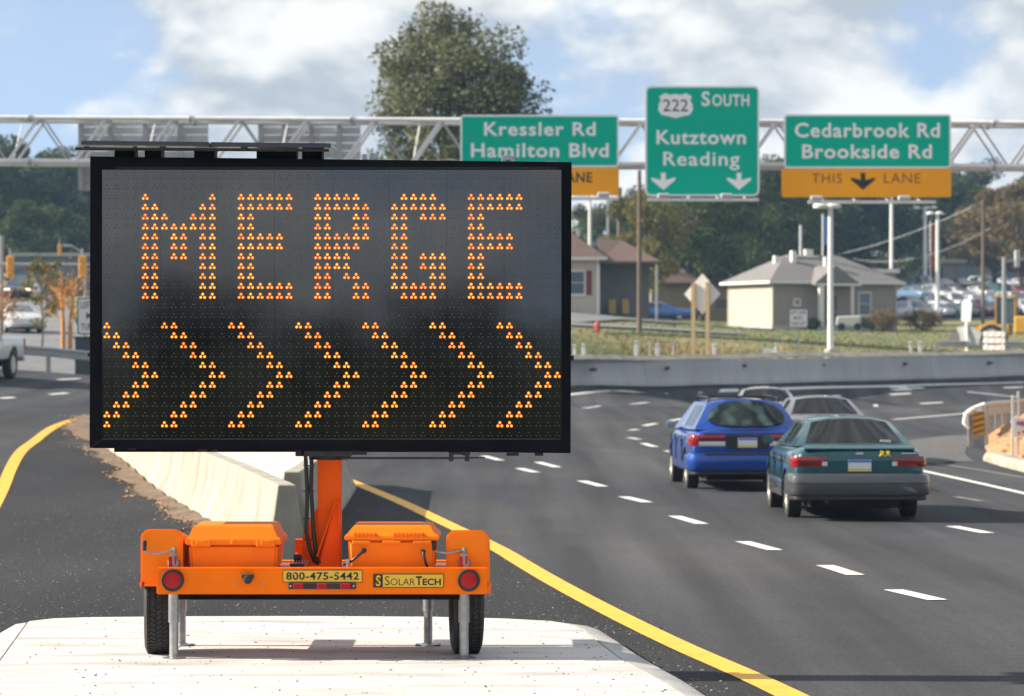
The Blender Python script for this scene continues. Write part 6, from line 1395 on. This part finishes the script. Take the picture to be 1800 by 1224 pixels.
def fq(px, py): p = P(px, py, 66)-fo; return p.x, p.z
for px, py in ((1780,695),(1790,688),(1830,690)): x, z_ = fq(px, py); b = MB(); b.box(x-.022, x+.022, -.02+.001*px%.01, .02, -.3, z_); b.build('post', pole_white, fs_)
x0, z1 = fq(1781, 735); x1, z0 = fq(1836, 768); b = MB(); b.box(x0, x1, -.05, -.03, z0, z1); pn = b.build('panel', white_plastic, fs_)
b = MB(); b.prism([(x0+.05, z1-.06), (x1-.05, z1-.06), (x1-.05, z0+.16), (x0+.14, z0+.22)], 'y', -.056, -.0505); b.build('red_field', mat('panel_red', (.62,.05,.04), .5), pn)
b = MB(); b.box(x0+.06, x0+.17, -.062, -.0565, z1-.14, z1-.08); b.build('blue_mark', plate_blue, pn)
for k in range(5): b = MB(); xx = x0+.08+.09*k; b.box(xx, xx+.05, -.060, -.0505, z0+.05+.03*(k % 2), z0+.10+.03*(k % 2)); b.build('red_fleck', MATS['panel_red'], pn)
guardrail('pale pipe like guardrail beyond the barrier at the right', [((1650-900)/F*163, 163.0), ((1730-900)/F*168, 168), ((1830-900)/F*176, 176)], .75, 2.2)
# barricade, portable stand, excavator, signal pole at the right
bk = thing('barricade', 'white three rail road barricade behind the barrier at the right', 'barricade', on(1748, 161), R(-28))
for s in (-.42, .42): b = MB(); b.box(s-.04, s+.04, -.04, .04, -.3, 1.55); b.bar((s,-.5,.0), (s,.5,.0), .07, .06); b.build('upright', pole_white, bk)
for k in range(3): 
    b = MB(); b.box(-.55, .55, -.075, -.042, .72+.33*k, .95+.33*k); rl = b.build('rail', white_plastic, bk)
    for j in range(3): b = MB(); x = -.45+.36*j; b.add([(x,-.0765,.72+.33*k),(x+.15,-.0765,.72+.33*k),(x+.26,-.0765,.95+.33*k),(x+.11,-.0765,.95+.33*k)], [(0,1,2,3)]); b.build('stripe', mat('faded_orange_stripe', (.66,.46,.36), .6), rl)
pst = thing('portable_stand', 'white upright panel on a skewed grey stand beside the barricade', 'stand', on(1699, 166), R(-30)); 
b = MB(); b.prism([(-.28,1.75),(-.24,2.7),(-.1,2.85),(.22,2.8),(.3,2.6),(.22,1.7)], 'y', -.03, .03); b.build('panel', white_plastic, pst, bevel=.01)
b = MB(); b.add([(-.55,.0,1.45),(.1,.0,1.55),(.75,.15,1.15),(.55,.2,.55),(-.25,.1,.45)], [(0,1,2,3,4)]); b.add([(-.55,.05,1.45),(.1,.05,1.55),(.75,.2,1.15),(.55,.25,.55),(-.25,.15,.45)], [(4,3,2,1,0)]); b.build('skirt', alu, pst)
b = MB(); b.box(-.06, .06, -.05, -.0, -.3, 1.8); b.bar((-.6,0,.02), (.6,0,.02), .08, .06); b.build('leg', pole_white, pst)
yel = mat('machine_yellow', (.55,.31,.03), .5, c2=(.48,.26,.03), scale=2)
lo = thing('wheel_loader', 'yellow wheel loader half hidden behind poles at the right edge', 'loader', on(1786, 190), R(75))
b = MB(); b.box(-1.0, 1.0, -2.4, .0, .9, 1.9); b.build('engine_hood', yel, lo, bevel=.08); b = MB(); b.box(-.9, .9, .3, 2.0, .8, 1.4); b.build('front_frame', yel, lo, bevel=.06)
b = MB()
for x in (-.75,.68):
    for y in (-.05, 1.05): b.box(x, x+.07, y, y+.07, 1.4, 3.0)
b.box(-.8, .8, -.1, 1.2, 3.0, 3.1); b.build('cab_frame', yel, lo); b = MB(); b.box(-.68, .68, .03, 1.04, 1.45, 2.95); b.build('cab_glass', PARK_GLASS, lo)
for s in (-1, 1):
    for y in (-1.7, 1.3): wheel(lo, s*1.05, y, .72, .5)
    b = MB(); b.bar((s*.5,1.2,1.5), (s*.5,3.1,.8), .15, .3); b.build('lift_arm', yel, lo)
b = MB(); b.prism([(2.9,.1),(3.9,.1),(3.6,.9),(3.0,1.1)], 'x', -1.3, 1.3); b.build('bucket', mat('worn_steel', (.2,.18,.16), .6), lo)
sp = thing('signal_pole', 'grey signal pole with a short arm at the right picture edge', 'signal mast', on(1765, 172)); ztp = (YH-452)/F*172+HC-sp.location.z; b = MB(); b.cyl((0,0,-.3), (0,0,ztp), .13, .11, n=12); b.build('pole', galv, sp, smooth=40)
b = MB(); b.cyl((0,0,ztp-.25), (3.0,0,ztp+.1), .075, .06, n=10); b.build('arm', galv, sp, smooth=40); b = MB(); b.box(.55, .80, -.15, .15, ztp-.55, ztp+.35); b.build('signal_back', alu, sp, bevel=.03)

sh_ = thing('tan_shed', 'low tan outbuilding in the shade of the broad tree', 'building', on(1225, 262)); b = MB(); b.box(-3.6, 3.0, 0, 4, -1, 2.6); b.build('wall', mat('shed_tan', (.22,.17,.12), .8, c2=(.18,.14,.10), scale=1), sh_); b = MB(); hip(b, -3.6, 3.0, 0, 4, 2.6, 1.3, .3); b.build('roof', roof_brown, sh_); b = MB(); b.box(1.5, 2.4, -.03, .02, .9, 1.6); b.build('window', pane_m, sh_)

# ------------------------------------------------------------------ air
hz = MB(); hz.box(-720, 720, -420, 1020, -3.0, 60.0)
hm = bpy.data.materials.new('hazy_air'); hm.use_nodes = True; ht = hm.node_tree; ht.nodes.remove(ht.nodes['Principled BSDF'])
pv = ht.nodes.new('ShaderNodeVolumePrincipled'); pv.inputs['Color'].default_value = (.42,.68,1.0,1); pv.inputs['Density'].default_value = .00021; pv.inputs['Anisotropy'].default_value = .1
ht.links.new(pv.outputs[0], ht.nodes['Material Output'].inputs['Volume'])
hz.build('haze', hm, None, kind='stuff')
